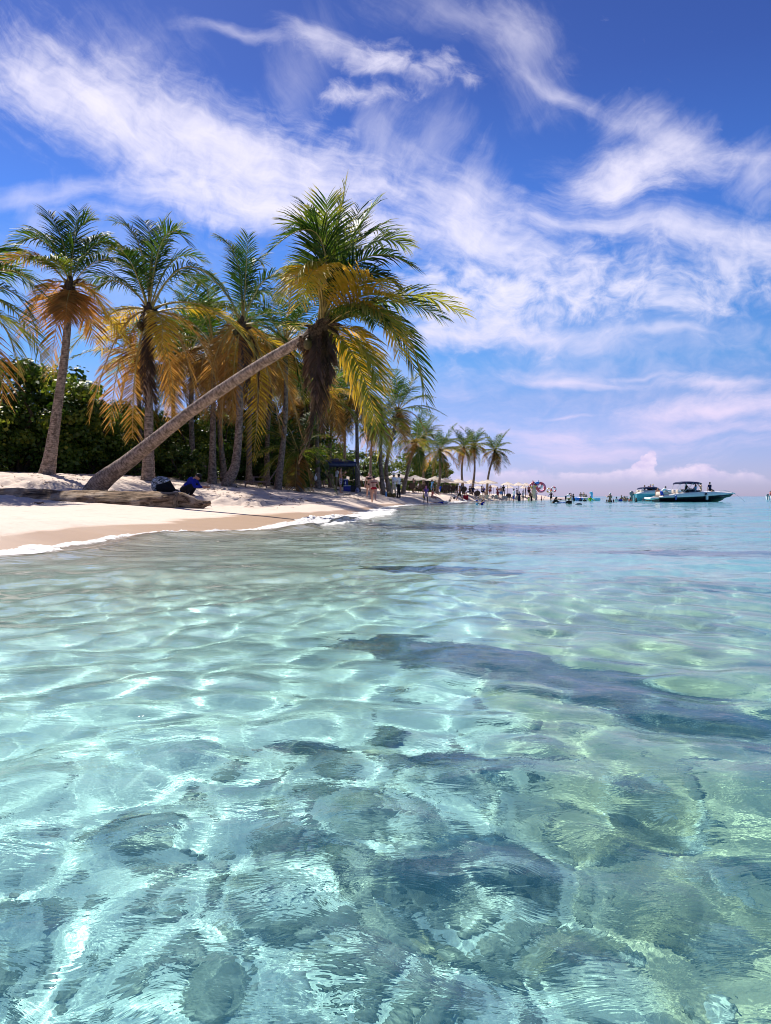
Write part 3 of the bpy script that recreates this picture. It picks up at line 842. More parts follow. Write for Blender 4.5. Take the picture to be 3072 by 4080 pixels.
palm_b = upright(590, 1913, 592, 1250, 31.0, [(592, 1800), (594, 1620), (596, 1440)], .20, .125, 'tall straight palm with the fullest crown, behind the camouflage backpack', [
    ((950, 260), (790, 200), .5, 'green', .35), ((990, 380), (1090, 180), .8, 'green', .25), ((1060, 170), (1225, 330), -.4, 'green', .4), ((1020, 300), (960, 190), 1.3, 'green', .25), ((1040, 330), (1180, 230), 1.0, 'fresh', .3),
    ((1120, 350), (1320, 430), .8, 'fresh', .5), ((1210, 330), (1490, 690), -.6, 'green', .6), ((1150, 420), (1370, 620), 1.2, 'green', .6),
    ((850, 240), (680, 420), .5, 'green', .5), ((880, 380), (720, 300), 1.2, 'green', .4), ((740, 440), (590, 770), -.6, 'fresh', .8), ((820, 480), (620, 560), .4, 'green', .6), ((900, 450), (830, 380), -1.5, 'green', .5),
    ((720, 690), (390, 1130), -.6, 'yellow', .8), ((790, 800), (630, 1380), -.4, 'orange', .55), ((840, 700), (700, 960), 1.0, 'gold', .8), ((800, 950), (755, 1440), .5, 'orange', .7), ((900, 1000), (890, 1500), 1.0, 'orange', .8),
    ((980, 1000), (1030, 1340), -.6, 'brown', .9), ((960, 1000), (960, 1300), -.9, 'brown', 1.0), ((1080, 780), (1150, 1340), -.7, 'orange', .7), ((1180, 800), (1290, 1340), .2, 'orange', .7), ((1100, 1000), (1130, 1420), 1.0, 'orange', .8),
    ((1350, 620), (1650, 1020), -.5, 'yellow', .7), ((1330, 680), (1560, 860), .8, 'gold', .7), ((1250, 740), (1400, 1180), .7, 'orange', .8), ((1080, 740), (1060, 980), -1.6, 'gold', .9),
], R1, 12, nuts=7, npair=52, wide=1.10, leaf=1.12)
palm_c = upright(925, 1935, 965, 1300, 34.0, [(905, 1930), (938, 1850), (952, 1700), (956, 1500)], .19, .12, 'tall palm curving up from a tangle of bare roots on the sand slope', [
    ((240, 500), (125, 430), .5, 'green', .4), ((270, 600), (285, 415), -.3, 'green', .3), ((290, 540), (360, 560), .9, 'green', .5), ((250, 640), (210, 470), 1.2, 'green', .3), ((370, 580), (515, 670), -.5, 'green', .6), ((340, 660), (470, 780), .8, 'green', .7),
    ((130, 620), (-50, 680), -.4, 'green', .6), ((120, 720), (-10, 1010), -.9, 'fresh', .8), ((160, 760), (60, 830), .9, 'yellow', .6), ((450, 870), (625, 945), .5, 'green', .4), ((420, 900), (560, 1090), -.3, 'green', .7),
    ((150, 1020), (140, 1560), -.5, 'orange', .75), ((110, 950), (40, 1400), .4, 'orange', .8), ((200, 1050), (200, 1420), -.8, 'orange', .8), ((340, 1000), (335, 1360), .4, 'brown', .8), ((380, 1050), (465, 1510), -.3, 'orange', .8),
    ((430, 990), (575, 1510), .5, 'orange', .7), ((360, 1100), (310, 1640), 1.2, 'gold', .8), ((280, 1050), (270, 1320), -1.2, 'brown', 1.0), ((180, 900), (90, 1150), 1.4, 'orange', .9), ((330, 950), (400, 1250), 1.5, 'orange', .9),
], R2, 13, nuts=5, npair=50, wide=1.10, leaf=1.12)
roots(palm_a, 22, .35, .18, .1, 3); roots(palm_b, 22, .4, .18, .1, 4)
rt = roots(palm_c, 44, .75, .55, .5, 5)
# --- a palm standing beyond the left edge: its fronds reach into the picture
palm_l = upright(-420, 1905, -270, 1230, 23.5, [(-405, 1800), (-340, 1500)], .2, .13, 'palm at the very left edge with only its drooping fronds in view', [
    ((60, 360), (240, 610), -.4, 'green', .6), ((40, 480), (215, 800), .5, 'green', .7), ((90, 560), (300, 1130), -.4, 'fresh', .7), ((0, 660), (120, 1120), .3, 'yellow', .8), ((10, 420), (150, 520), .9, 'fresh', .5), ((20, 700), (200, 960), 1.0, 'yellow', .8),
    ((-60, 760), (20, 1310), -.3, 'orange', .9), ((-200, 300), (-320, 300), 0, 'green', .4), ((-380, 420), (-560, 700), 0, 'green', .6), ((-300, 700), (-420, 1200), 0, 'orange', .8), ((-180, 400), (-160, 200), .4, 'green', .3), ((-100, 380), (0, 300), -.6, 'green', .4),
], R1, 14, nuts=4, npair=46)

# --- further palms: crowns built from shared fronds
_var = {}
def shared_frond(pitch_class, v):
    key = (pitch_class, v)
    if key not in _var:
        L = 4.0 + .25 * v
        cfg = {'up': ((1.0, 0, 2.2), (2.3, 0, 3.3), .35), 'high': ((1.7, 0, 2.0), (3.7, 0, 1.6), .5), 'mid': ((2.0, .1, 1.1), (4.1, 0, -.5), .7),
               'low': ((1.75, 0, .5), (2.9, 0, -2.7), .8), 'hang': ((.75, 0, -.5), (1.0, 0, -3.7), .8)}[pitch_class]
        p1 = Vector(cfg[0]) * (L / 4.2); p2 = Vector(cfg[1]) * (L / 4.2)
        p1.y += (v - 1) * .35; p2.y += (v - 1) * .6
        _var[key] = frond_mesh('frond', (0, 0, 0), p1, p2, 1.1, 34, cfg[2], seed=hash(key) % 9999 if False else 17 * v + len(pitch_class) * 5, width=.075)
    return _var[key]
def far_palm(px, py, cx, cy, d, label, size=1.0, dry=.5, n=24, bend=(), seed=0, nuts=3, bz=None):
    g = random.Random(seed)
    b = at(px, py, d); b.z = (gz(b.x, b.y) if bz is None else bz) - .12
    c = at(cx, cy, d)
    t = empty('coconut_palm', b, label, 'palm tree', GROUP_P)
    mid = b.lerp(c, .5) + Vector((g.uniform(-.3, .3), g.uniform(-.3, .3), 0))
    pts = [b] + [at(x, y, d) for x, y in bend] + ([mid] if not bend else []) + [c]
    me, _ = trunk_mesh([p - b for p in pts], .17, .11, 1.6, seg=10, steps=30, seed=seed)
    link('trunk', me, BARK, t)
    crown_core(t, c - b, .22, nuts, seed)
    off = g.uniform(0, 6.28)
    for i in range(n):
        f = (i + .5) / n
        az = off + i * 2.39996 + g.uniform(-.2, .2)
        if f < .20: pc, kind = 'up', 'green'
        elif f < .42: pc, kind = 'high', g.choice(['green', 'green', 'fresh'])
        elif f < .66: pc, kind = 'mid', ('gold' if g.random() < dry * .35 else g.choice(['green', 'fresh', 'yellow']))
        elif f < .84: pc, kind = 'low', ('orange' if g.random() < dry else g.choice(['green', 'yellow']))
        else: pc, kind = 'hang', ('orange' if g.random() < dry else ('brown' if g.random() < dry else 'green'))
        me = shared_frond(pc, g.randrange(3))
        o = add_frond(t, me, kind, c - b + Vector((0, 0, .05)), az)
        s = size * g.uniform(.85, 1.12); o.scale = (s, s, s * g.uniform(.9, 1.1))
    return t
FP = [
    (556, 1905, 548, 1440, 40, 'slim palm half hidden behind the tall straight palm, low drooping crown', .85, .8),
    (772, 1885, 768, 1400, 41, 'slim palm with dry orange skirt, next right of the tall straight palm', .95, .9),
    (845, 1932, 850, 1390, 37, 'leaning-trunk neighbour palm with orange skirt standing left of the wooden lounger', 1.0, .9),
    (896, 1922, 888, 1440, 43, 'narrow trunked palm between two thicker trunks, left of the rooted palm', .9, .8),
    (992, 1935, 1004, 1440, 45, 'slim palm just left of the slatted wooden lounger', .9, .8),
    (1062, 1937, 1088, 1490, 47, 'very slim palm just right of the slatted wooden lounger', .85, .9),
    (1105, 1940, 1138, 1370, 42, 'thick footed palm with long orange fronds right of the wooden loungers', 1.1, .85),
    (1196, 1942, 1188, 1808, 45, 'young short palm with green fronds reaching near the sand', .85, .15),
    (1266, 1943, 1262, 1590, 54, 'dark trunked palm with orange skirt at the left leg of the canopy tent', 1.1, .8),
    (1322, 1940, 1332, 1610, 62, 'palm behind the canopy tent', 1.0, .5),
    (1426, 1946, 1420, 1570, 58, 'thin dark palm rising by the right leg of the canopy tent', 1.0, .6),
    (1528, 1975, 1520, 1690, 58, 'palm standing on exposed roots near the umbrellas, left of the pair', .7, .8),
    (1553, 1962, 1588, 1640, 63, 'palm with big dark green crown right of the canopy tent', .92, .55),
    (1604, 1960, 1655, 1770, 66, 'palm with curved leaning trunk beside the first umbrellas', .72, .5),
    (1740, 1950, 1752, 1800, 86, 'broad green palm with drooping yellow fronds behind the umbrellas', .80, .35),
    (1848, 1960, 1848, 1790, 96, 'left palm of the far group on the point', .68, .4),
    (1878, 1958, 1888, 1778, 99, 'middle palm of the far group on the point', .70, .4),
    (1938, 1958, 1972, 1800, 103, 'lone farthest palm at the right end of the grove', .74, .3),
    (1372, 1945, 1372, 1640, 76, 'pale crowned palm behind the canopy tent, right', .8, .4),
    (1478, 1945, 1486, 1720, 84, 'small palm behind the bathers walking on the sand', .7, .5),
    (1690, 1950, 1688, 1745, 94, 'dark palm behind the shaded umbrella', .75, .4),
    (1300, 1940, 1310, 1545, 72, 'pale feathery palm seen between the dark hanging fronds and the tent', 1.2, .3),
    (1225, 1940, 1215, 1620, 66, 'palm in the middle of the grove behind the young short palm', 1.1, .6),
    (1150, 1935, 1165, 1600, 60, 'palm in the grove behind the thick footed palm', 1.1, .7),
    (690, 1900, 690, 1470, 46, 'palm in the shade behind the tall straight palm, right side', 1.0, .9),
    (940, 1920, 930, 1520, 52, 'palm deep in the grove behind the rooted palm', 1.0, .8),
    (1045, 1930, 1050, 1560, 56, 'palm deep in the grove behind the wooden loungers', 1.0, .8),
]
for i, p in enumerate(FP):
    bend = [(1630, 1850)] if p[0] == 1604 else ([(1540, 1850)] if p[0] == 1553 else ())
    t = far_palm(*p[:6], size=p[6], dry=p[7], seed=40 + i, bend=bend, n=24 if p[4] < 70 else 32, nuts=3 if p[4] < 70 else 0)
    if p[0] == 1528: roots(t, 30, .8, .45, .5, 8)
# ---------------------------------------------------------------- broadleaf trees and bushes behind the palms
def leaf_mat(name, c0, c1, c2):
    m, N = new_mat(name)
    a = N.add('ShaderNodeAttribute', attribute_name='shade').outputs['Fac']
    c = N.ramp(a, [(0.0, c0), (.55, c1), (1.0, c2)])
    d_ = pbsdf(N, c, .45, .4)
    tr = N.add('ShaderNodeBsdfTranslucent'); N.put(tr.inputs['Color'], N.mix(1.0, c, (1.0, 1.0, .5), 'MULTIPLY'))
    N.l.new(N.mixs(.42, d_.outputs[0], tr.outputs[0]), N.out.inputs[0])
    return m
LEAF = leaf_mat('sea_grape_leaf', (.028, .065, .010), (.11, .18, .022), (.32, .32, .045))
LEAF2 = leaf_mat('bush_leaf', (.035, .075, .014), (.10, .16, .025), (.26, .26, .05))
WOOD = simple('tree_bark', (.10, .075, .055), .9, .1, .4, 12, .6)
def crown_mesh(w, dpt, hgt, clumps, per, leaf, seed):
    g = np.random.RandomState(seed)
    V, F, S = [], [], []
    n = 0
    for i in range(clumps):
        th = g.uniform(0, 6.283); ph = math.acos(g.uniform(-.97, 1)); rr = g.uniform(.72, 1.0) if i % 4 else g.uniform(.25, .7)
        c = np.array((math.sin(ph) * math.cos(th) * w / 2 * rr, math.sin(ph) * math.sin(th) * dpt / 2 * rr, hgt * .47 + math.cos(ph) * hgt * .5 * rr))
        cr = g.uniform(.35, .75) * (w + hgt) / 14 * 1.35
        tone = g.uniform(.0, .75)
        q = g.normal(0, 1, (per, 3)); q /= np.linalg.norm(q, axis=1)[:, None]
        rad = cr * g.uniform(.55, 1.05, (per, 1))
        p = c + q * rad * np.array((1.15, 1.15, .8))
        nrm = q + np.array((0, 0, .5)) + g.normal(0, .45, (per, 3)); nrm /= np.linalg.norm(nrm, axis=1)[:, None]
        a = np.cross(nrm, g.normal(0, 1, (per, 3))); a /= np.linalg.norm(a, axis=1)[:, None]; b = np.cross(nrm, a)
        s = leaf * g.uniform(.6, 1.25, (per, 1))
        V.append(np.stack([p - a * s * .5, p - b * s * .42 + a * s * .1, p + a * s * .55, p + b * s * .42 + a * s * .1], 1).reshape(-1, 3))
        F.append((n + np.arange(per)[:, None] * 4 + np.arange(4)[None, :]))
        S.append(np.repeat(np.clip(tone + g.normal(0, .16, per), 0, 1), 4))
        n += per * 4
    me = mesh_np('crown', np.concatenate(V), np.concatenate(F))
    at_ = me.attributes.new('shade', 'FLOAT', 'POINT'); at_.data.foreach_set('value', np.concatenate(S).astype(np.float32))
    return me
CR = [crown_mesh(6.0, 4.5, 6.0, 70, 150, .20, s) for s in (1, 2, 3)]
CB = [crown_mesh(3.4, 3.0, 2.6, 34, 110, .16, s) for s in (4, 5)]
def branches(hh, w, seed):
    g = random.Random(seed); b = MB()
    for i in range(5):
        a = g.uniform(0, 6.28)
        b.tube([(0, 0, 0), (math.cos(a) * w * .12, math.sin(a) * w * .12, hh * .25), (math.cos(a + .4) * w * .28, math.sin(a + .4) * w * .28, hh * .55), (math.cos(a) * w * .36, math.sin(a) * w * .36, hh * .8)], [.13, .10, .07, .02], 7)
    return b
TR0, TB0 = None, None
def tree(px, py, d, width, height, label, kind='tree', rz=0.0, v=0):
    global TR0
    b = at(px, py, d); b.z = gz(b.x, b.y) - .1
    big = kind == 'tree'
    t = empty('sea_grape_tree' if big else 'leafy_bush', b, label, 'tree' if big else 'bush', 'broadleaf trees and bushes behind the palms')
    src = (CR if big else CB)[v % (3 if big else 2)]
    o = bpy.data.objects.new('crown', src); COL.objects.link(o); o.parent = t
    if not len(src.materials): src.materials.append(LEAF if big else LEAF2)
    w0, h0 = (6.0, 6.0) if big else (3.4, 2.6)
    o.scale = (width / w0, width / w0, height / h0); o.rotation_euler = (0, 0, rz)
    br = branches(1.0, 1.0, v + int(px)).build('trunk', WOOD, t)
    br.scale = (width, width, height * .9)
    for q in br.data.vertices: pass
    return t
# branches are built at unit size, so give the limbs back their own girth
def branches(hh, w, seed):
    g = random.Random(seed); b = MB()
    for i in range(5):
        a = g.uniform(0, 6.28)
        b.tube([(0, 0, -.02), (math.cos(a) * .10, math.sin(a) * .10, .25), (math.cos(a + .4) * .24, math.sin(a + .4) * .24, .55), (math.cos(a) * .32, math.sin(a) * .32, .8)], [.025, .02, .014, .005], 7)
    return b
TL = [
    (-420, 1890, 33, 7.5, 6.0, 'dark leafy tree beyond the left edge'), (-120, 1890, 32, 7.0, 5.9, 'dark broad tree at the left edge of the thicket'), (80, 1890, 33.5, 6.5, 6.1, 'dense dark tree behind the thin curved palm, left side'),
    (235, 1892, 36, 6.5, 6.0, 'dense dark tree right behind the thin curved palm'), (340, 1895, 37, 5.0, 4.6, 'lower dark tree between the curved palm and the tilted trunk'), (455, 1900, 40, 6.0, 4.9, 'dark rounded tree behind the tilted trunk'),
    (560, 1900, 43, 6.0, 4.9, 'dark tree behind the tall straight palm'), (690, 1905, 45, 6.5, 5.0, 'dark tree behind the squatting person, left side'), (800, 1915, 47, 6.5, 5.2, 'dark tree behind the squatting person, right side'),
    (920, 1920, 52, 7.0, 5.5, 'dark tree deep behind the rooted palm'), (1030, 1925, 55, 7.0, 5.5, 'dark tree behind the wooden loungers'), (1150, 1930, 60, 7.5, 5.8, 'dark tree in the middle of the grove'),
    (1290, 1938, 90, 9.0, 6.6, 'tree behind the canopy tent'), (1440, 1945, 108, 10.0, 7.2, 'tree behind the walking bathers'), (1640, 1950, 120, 10.0, 7.6, 'tree behind the curved leaning palm'), (1725, 1950, 138, 10.0, 7.2, 'last dark tree of the grove, above the umbrellas'),
]
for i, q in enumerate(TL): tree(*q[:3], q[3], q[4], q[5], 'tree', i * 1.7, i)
TL2 = [(-250, 1885, 41, 8.5, 5.6, 'dark tree in the second row at the far left'), (20, 1885, 43, 8.5, 5.6, 'dark tree in the second row behind the left edge'), (290, 1888, 46, 8.5, 5.0, 'dark tree in the second row behind the curved palm'), (520, 1892, 51, 9.0, 5.2, 'dark tree in the second row behind the tilted trunk'),
    (760, 1900, 56, 9.0, 5.4, 'dark tree in the second row behind the squatting person'), (980, 1910, 66, 9.5, 5.4, 'dark tree in the second row behind the rooted palm'), (1180, 1925, 76, 9.5, 5.6, 'dark tree in the second row behind the young short palm'), (1380, 1938, 96, 10.0, 6.0, 'dark tree in the second row behind the canopy tent')]
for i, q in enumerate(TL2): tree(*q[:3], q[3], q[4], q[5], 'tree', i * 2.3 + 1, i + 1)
BL = [
    (735, 1905, 38, 2.6, 2.1, 'sunlit green bush behind the squatting person'), (800, 1912, 40, 2.2, 1.7, 'small sunlit bush between two palm trunks'), (520, 1905, 37, 2.4, 1.5, 'low bush under the tilted trunk'),
    (1180, 1938, 52, 2.6, 1.9, 'yellow green bush beside the young short palm'), (1230, 1940, 55, 3.2, 2.6, 'rounded yellow green bush left of the canopy tent'), (1100, 1938, 50, 2.8, 2.3, 'green bush behind the thick footed palm'),
    (1350, 1945, 68, 4.0, 3.0, 'bright bush seen through the canopy tent'), (1450, 1946, 98, 5.5, 4.6, 'bright bush right of the canopy tent'), (1500, 1948, 102, 5.5, 4.6, 'bright bush behind the bather in red'), (1620, 1952, 114, 5.5, 4.2, 'yellow green bush behind the first umbrellas'),
    (1660, 1952, 118, 6.0, 4.6, 'green bush behind the shaded umbrella'), (1780, 1954, 140, 5.5, 3.6, 'green bush at the end of the grove'),
]
for i, q in enumerate(BL): tree(*q[:3], q[3], q[4], q[5], 'bush', i * 2.1, i)
# ---------------------------------------------------------------- people
SK = {'light': simple('skin_light', (.62, .36, .26), .5, .35, .08), 'tan': simple('skin_tan', (.42, .22, .14), .5, .35, .08),
      'brown': simple('skin_brown', (.23, .115, .07), .5, .35, .08), 'dark': simple('skin_dark', (.085, .045, .03), .5, .35, .08)}
HAIR = simple('hair_dark', (.012, .009, .008), .5, .4, .3, 40, .4)
HAIRL = simple('hair_fair', (.55, .45, .35), .6, .3, .2, 40, .4)
CLC = dict(white=(.80, .80, .82), navy=(.012, .016, .06), black=(.012, .012, .014), red=(.42, .018, .03), blue=(.02, .06, .42), royal=(.01, .02, .26), lightblue=(.16, .42, .75), khaki=(.26, .20, .11), cream=(.70, .58, .42),
           purple=(.24, .13, .42), pink=(.75, .25, .38), palepink=(.80, .55, .62), green=(.30, .62, .03), straw=(.66, .46, .22), maroon=(.20, .03, .05), aqua=(.10, .55, .70), grey=(.25, .25, .28), yellow=(.75, .55, .05), coral=(.72, .20, .16), olive=(.10, .11, .05), teal=(.08, .30, .38))
def cloth(c): return simple('cloth_' + c, CLC[c], .8, .15, .15, 25, .3)
def pattern_cloth(name, c0, c1, scale):
    if name in _simple: return _simple[name]
    m, N = new_mat(name)
    p = N.obj()
    f = N.range(N.noise(p, scale, 3, .6, 1.2), .46, .52)
    f2 = N.range(N.noise(N.vmath('ADD', p, (3, 1, 2)), scale * 1.3, 3, .6, 1.0), .56, .60)
    b = pbsdf(N, N.mix(f2, N.mix(f, c0, c1), tuple(min(1, x * 1.7 + .05) for x in c1)), .8, .15)
    N.l.new(b.outputs[0], N.out.inputs[0]); _simple[name] = m
    return m
FLORAL = pattern_cloth('floral_cloth', (.02, .03, .13), (.45, .42, .55), 16)
CAMO = pattern_cloth('camouflage_cloth', (.012, .014, .016), (.42, .43, .45), 13)

def rot2(v, ax, a): return Matrix.Rotation(a, 3, ax) @ v
def skeleton(H, lean=0, lhip=0, rhip=0, lknee=0, rknee=0, lab=4, rab=4, larm=(5, 8, 10), rarm=(5, 8, 10), head=0, twist=0, sidelean=0, headturn=0):
    """joints of a body facing +Y, angles in degrees; hips flex forward, knees fold back; arm = (swing forward, out to the side, elbow)"""
    J = {}
    pel = Vector((0, 0, 0))
    def limb(o, l, flex, ab, side, b=None):
        d = Vector((math.sin(R(ab)) * side, math.sin(R(flex)) * math.cos(R(ab)), -math.cos(R(flex)) * math.cos(R(ab))))
        return o + d * l, d
    for s, hip, kn, ab in ((-1, lhip, lknee, lab), (1, rhip, rknee, rab)):
        n = 'l' if s < 0 else 'r'
        h = pel + Vector((s * .052 * H, 0, -.01 * H))
        k, _ = limb(h, .245 * H, hip, ab, s)
        a, d = limb(k, .235 * H, hip - kn, ab * .6, s)
        toe = a + Vector((s * .012 * H, math.cos(R(hip - kn)) * .095 * H if hip - kn > -60 else .03 * H, -.028 * H - (.06 * H if hip - kn < -60 else 0)))
        J[n + 'hip'], J[n + 'knee'], J[n + 'ank'], J[n + 'toe'] = h, k, a, toe
    sp = Vector((math.sin(R(sidelean)), math.sin(R(lean)), math.cos(R(lean)))).normalized()
    J['pel'] = pel; J['waist'] = pel + sp * .10 * H; J['chest'] = pel + sp * .215 * H; J['neck'] = pel + sp * .295 * H
    rt = Vector((math.cos(R(twist)), math.sin(R(twist)), 0)); fw = sp.cross(rt) * -1
    fw = rt.cross(sp) * -1
    for s, arm in ((-1, larm), (1, rarm)):
        n = 'l' if s < 0 else 'r'
        sh = pel + sp * .275 * H + rt * s * .098 * H
        fl, ab, el_ = arm[:3]
        fl += lean * .6
        e, d = limb(sh, .165 * H, fl, ab, s)
        inw = arm[3] if len(arm) > 3 else 0
        d2 = Vector((math.sin(R(ab * .6 - inw)) * s, math.sin(R(fl + el_)) * math.cos(R(inw)), -math.cos(R(fl + el_)) * math.cos(R(ab * .6))))
        d2.normalize()
        w = e + d2 * .145 * H
        J[n + 'sh'], J[n + 'elb'], J[n + 'wri'], J[n + 'hd'] = sh, e, w, d2
    hs = Vector((0, math.sin(R(lean * .6 + head)), math.cos(R(lean * .6 + head))))
    J['head'] = J['neck'] + hs * .085 * H; J['hs'] = hs
    J['hf'] = Vector((math.sin(R(headturn)), math.cos(R(headturn)) * hs.z, -hs.y * math.cos(R(headturn))))
    return J

def caps(b, p, q, r0, r1, seg=9):
    p, q = Vector(p), Vector(q); d = q - p
    L = max(d.length, 1e-4); d = d / L
    b.tube([p - d * r0 * .9, p - d * r0 * .5, p, p + (q - p) * .35, p + (q - p) * .7, q, q + d * r1 * .5, q + d * r1 * .9],
           [r0 * .35, r0 * .86, r0, r0 * .68 + r1 * .36, r0 * .34 + r1 * .68, r1, r1 * .86, r1 * .35], seg)
def blend(o, vox, it=3):
    m = o.modifiers.new('join', 'REMESH'); m.mode = 'VOXEL'; m.voxel_size = vox; m.use_smooth_shade = True
    s = o.modifiers.new('soft', 'SMOOTH'); s.iterations = it; s.factor = .5
    return o

PEOPLE = 'people on the beach and in the shallows'
def person(loc, H, rz, label, pose=None, skin='tan', build=1.0, fem=False, top=None, bottom=None, hat=None, hair='short', group=PEOPLE, base='feet', dz=0.0, fine=False, belly=0.0):
    """top/bottom/hat = (style, material); base: feet on loc, or 'pelvis' = hips at loc (sitting, wading, lying)"""
    J = skeleton(H, **(pose or {}))
    k = H * build
    low = min(J[n].z for n in ('ltoe', 'rtoe', 'lank', 'rank')) - .02 * H
    lift = -low if base == 'feet' else 0
    t = empty('person', Vector(loc) + Vector((0, 0, dz)), label, 'person', group, rz)
    up = Vector((0, 0, lift))
    Q = {n: (v + up if n not in ('hs', 'hf', 'lhd', 'rhd') else v) for n, v in J.items()}
    vox = .011 if fine else .02
    fr = 1.0 if fine else 1.35
    b = MB()
    global SQJ
    SQJ = (Q['lwri'] + Q['rwri']) / 2 + (Q['lhd'] + Q['rhd']) * .04 * H
    th, kn_, an = (.050 if not fem else .056) * k, .030 * k, .020 * k
    for n in 'lr':
        caps(b, Q[n + 'hip'], Q[n + 'knee'], th, kn_)
        caps(b, Q[n + 'knee'], Q[n + 'knee'].lerp(Q[n + 'ank'], .35), kn_, .031 * k); caps(b, Q[n + 'knee'].lerp(Q[n + 'ank'], .35), Q[n + 'ank'], .031 * k, an)
        caps(b, Q[n + 'ank'], Q[n + 'toe'], .021 * k, .016 * k)
        caps(b, Q[n + 'sh'], Q[n + 'elb'], .028 * k, .021 * k); caps(b, Q[n + 'elb'], Q[n + 'wri'], .021 * k, .014 * k)
        # hand: palm, four unequal curled fingers, thumb from the side of the palm
        w, d = Q[n + 'wri'], Q[n + 'hd']
        sd = Vector((0, 1, 0)).cross(d)
        sd = sd.normalized() if sd.length > .1 else Vector((1, 0, 0))
        pd = d.cross(sd).normalized()
        caps(b, w, w + d * .045 * H, .016 * k, .019 * k, 7)
        for i, (o, l) in enumerate(((-.016, .040), (-.0055, .047), (.0055, .044), (.016, .035))):
            a = w + d * .052 * H + sd * o * H; m1 = a + (d + pd * .25).normalized() * l * .5 * H; m2 = m1 + (d + pd * .8).normalized() * l * .5 * H
            b.tube([a - d * .02 * H, a, m1, m2], [.0058 * H * fr] * 3 + [.004 * H * fr], 6)
        tb = w + d * .018 * H - sd * .012 * H
        b.tube([tb, tb - sd * .022 * H + d * .018 * H, tb - sd * .024 * H + d * .040 * H], [.007 * H * fr, .0062 * H * fr, .0045 * H * fr], 6)
    hw = .066 if fem else .056
    b.ball(Q['pel'], (hw * 1.25 * k, .060 * k, .062 * k), 14)
    b.ball((Q['pel'] + Q['waist']) / 2, (.072 * k, .055 * k + belly, .07 * k), 14)
    b.ball(Q['waist'] + Vector((0, belly * .4, 0)), (.068 * k, .052 * k + belly, .07 * k), 14)
    b.ball(Q['chest'], (.086 * k, .060 * k, .088 * k), 14)
    b.ball(Q['chest'].lerp(Q['neck'], .55), (.088 * k, .050 * k, .045 * k), 14)
    if fem:
        f = Vector((0, .052 * k, -.005 * H))
        for s in (-1, 1): b.ball(Q['chest'] + f + Vector((s * .036 * k, 0, 0)), .034 * k, 10)
    caps(b, Q['lsh'], Q['rsh'], .030 * k, .030 * k)
    caps(b, Q['neck'] - Q['hs'] * .02 * H, Q['head'] - Q['hs'] * .03 * H, .030 * k, .028 * k)
    h, hs, hf = Q['head'], Q['hs'], Q['hf']
    b.ball(h, (.044 * H, .052 * H, .062 * H), 14); b.ball(h - hs * .030 * H + hf * .012 * H, (.034 * H, .036 * H, .036 * H), 12)
    b.ball(h + hf * .053 * H - hs * .012 * H, (.007 * H, .012 * H, .013 * H), 8)        # nose
    rt = hf.cross(hs)
    for s in (-1, 1):
        b.ball(h + rt * s * .045 * H - hs * .008 * H, (.007 * H, .012 * H, .017 * H), 8)   # ears
        b.ball(h + hf * .048 * H + rt * s * .017 * H + hs * .004 * H, (.011 * H, .006 * H, .006 * H), 8)
    b.ball(h + hf * .047 * H - hs * .033 * H, (.015 * H, .006 * H, .005 * H), 8)         # lips
    blend(b.build('body', SK[skin], t), vox)
    if fine:
        for s in (-1, 1):
            e = MB(); e.ball(h + hf * .050 * H + rt * s * .017 * H + hs * .003 * H, .006 * H, 8); e.build('eye', HAIR, t)
    # hair
    if hair:
        b = MB()
        b.ball(h + hs * .018 * H - hf * .012 * H, (.049 * H, .052 * H, .054 * H), 12)
        if hair in ('long', 'longfair'):
            caps(b, h - hf * .03 * H, h - hf * .045 * H - hs * .11 * H, .045 * H, .03 * H)
        if hair == 'bun': b.ball(h + hs * .05 * H - hf * .045 * H, .03 * H, 8)
        blend(b.build('hair', HAIRL if 'fair' in hair else HAIR, t), vox)
    g = 1.0
    if top:
        st, mat = top; b = MB(); e = .010 * H
        if st in ('shirt', 'longshirt', 'vest', 'loose'):
            x = 1.18 if st == 'loose' else 1.0
            for p_, r_ in ((Q['pel'] + (Q['waist'] - Q['pel']) * .35, (.074, .060, .06)), (Q['waist'], (.074, .058, .07)), (Q['chest'], (.090, .066, .088)), (Q['chest'].lerp(Q['neck'], .5), (.090, .054, .045))):
                b.ball(p_ + Vector((0, belly * .4, 0)), (r_[0] * k * x + e * .5, r_[1] * k * x + e * .5 + belly, r_[2] * k), 12)
            if st != 'vest':
                for n in 'lr':
                    caps(b, Q[n + 'sh'], Q[n + 'sh'].lerp(Q[n + 'elb'], .62 if st == 'shirt' else 1.0), .034 * k * x, .029 * k * x)
                    if st in ('longshirt', 'loose'): caps(b, Q[n + 'elb'], Q[n + 'elb'].lerp(Q[n + 'wri'], .92), .028 * k * x, .021 * k * x)
        elif st == 'bikini':
            f = Vector((0, .052 * k, -.005 * H))
            for s in (-1, 1): b.ball(Q['chest'] + f + Vector((s * .036 * k, .004, 0)), .036 * k, 10)
            c = Q['chest'] - Vector((0, 0, .012 * H))
            ring = [c + Vector((math.cos(a) * .091 * k, math.sin(a) * .066 * k, 0)) for a in np.linspace(0, 2 * math.pi, 17)]
            b.tube(ring, .010 * k, 6)
        elif st == 'onepiece':
            for p_, r_ in ((Q['pel'], (.086, .066, .064)), (Q['waist'], (.073, .058, .072)), (Q['chest'] - Vector((0, 0, .02 * H)), (.09, .068, .07))):
                b.ball(p_, (r_[0] * k, r_[1] * k, r_[2] * k), 12)
        elif st == 'dress':
            for p_, r_ in ((Q['pel'], (.092, .080, .075)), (Q['waist'], (.074, .060, .072)), (Q['chest'], (.09, .068, .085))):
                b.ball(p_, (r_[0] * k, r_[1] * k, r_[2] * k), 12)
            mid = (Q['lknee'] + Q['rknee']) / 2
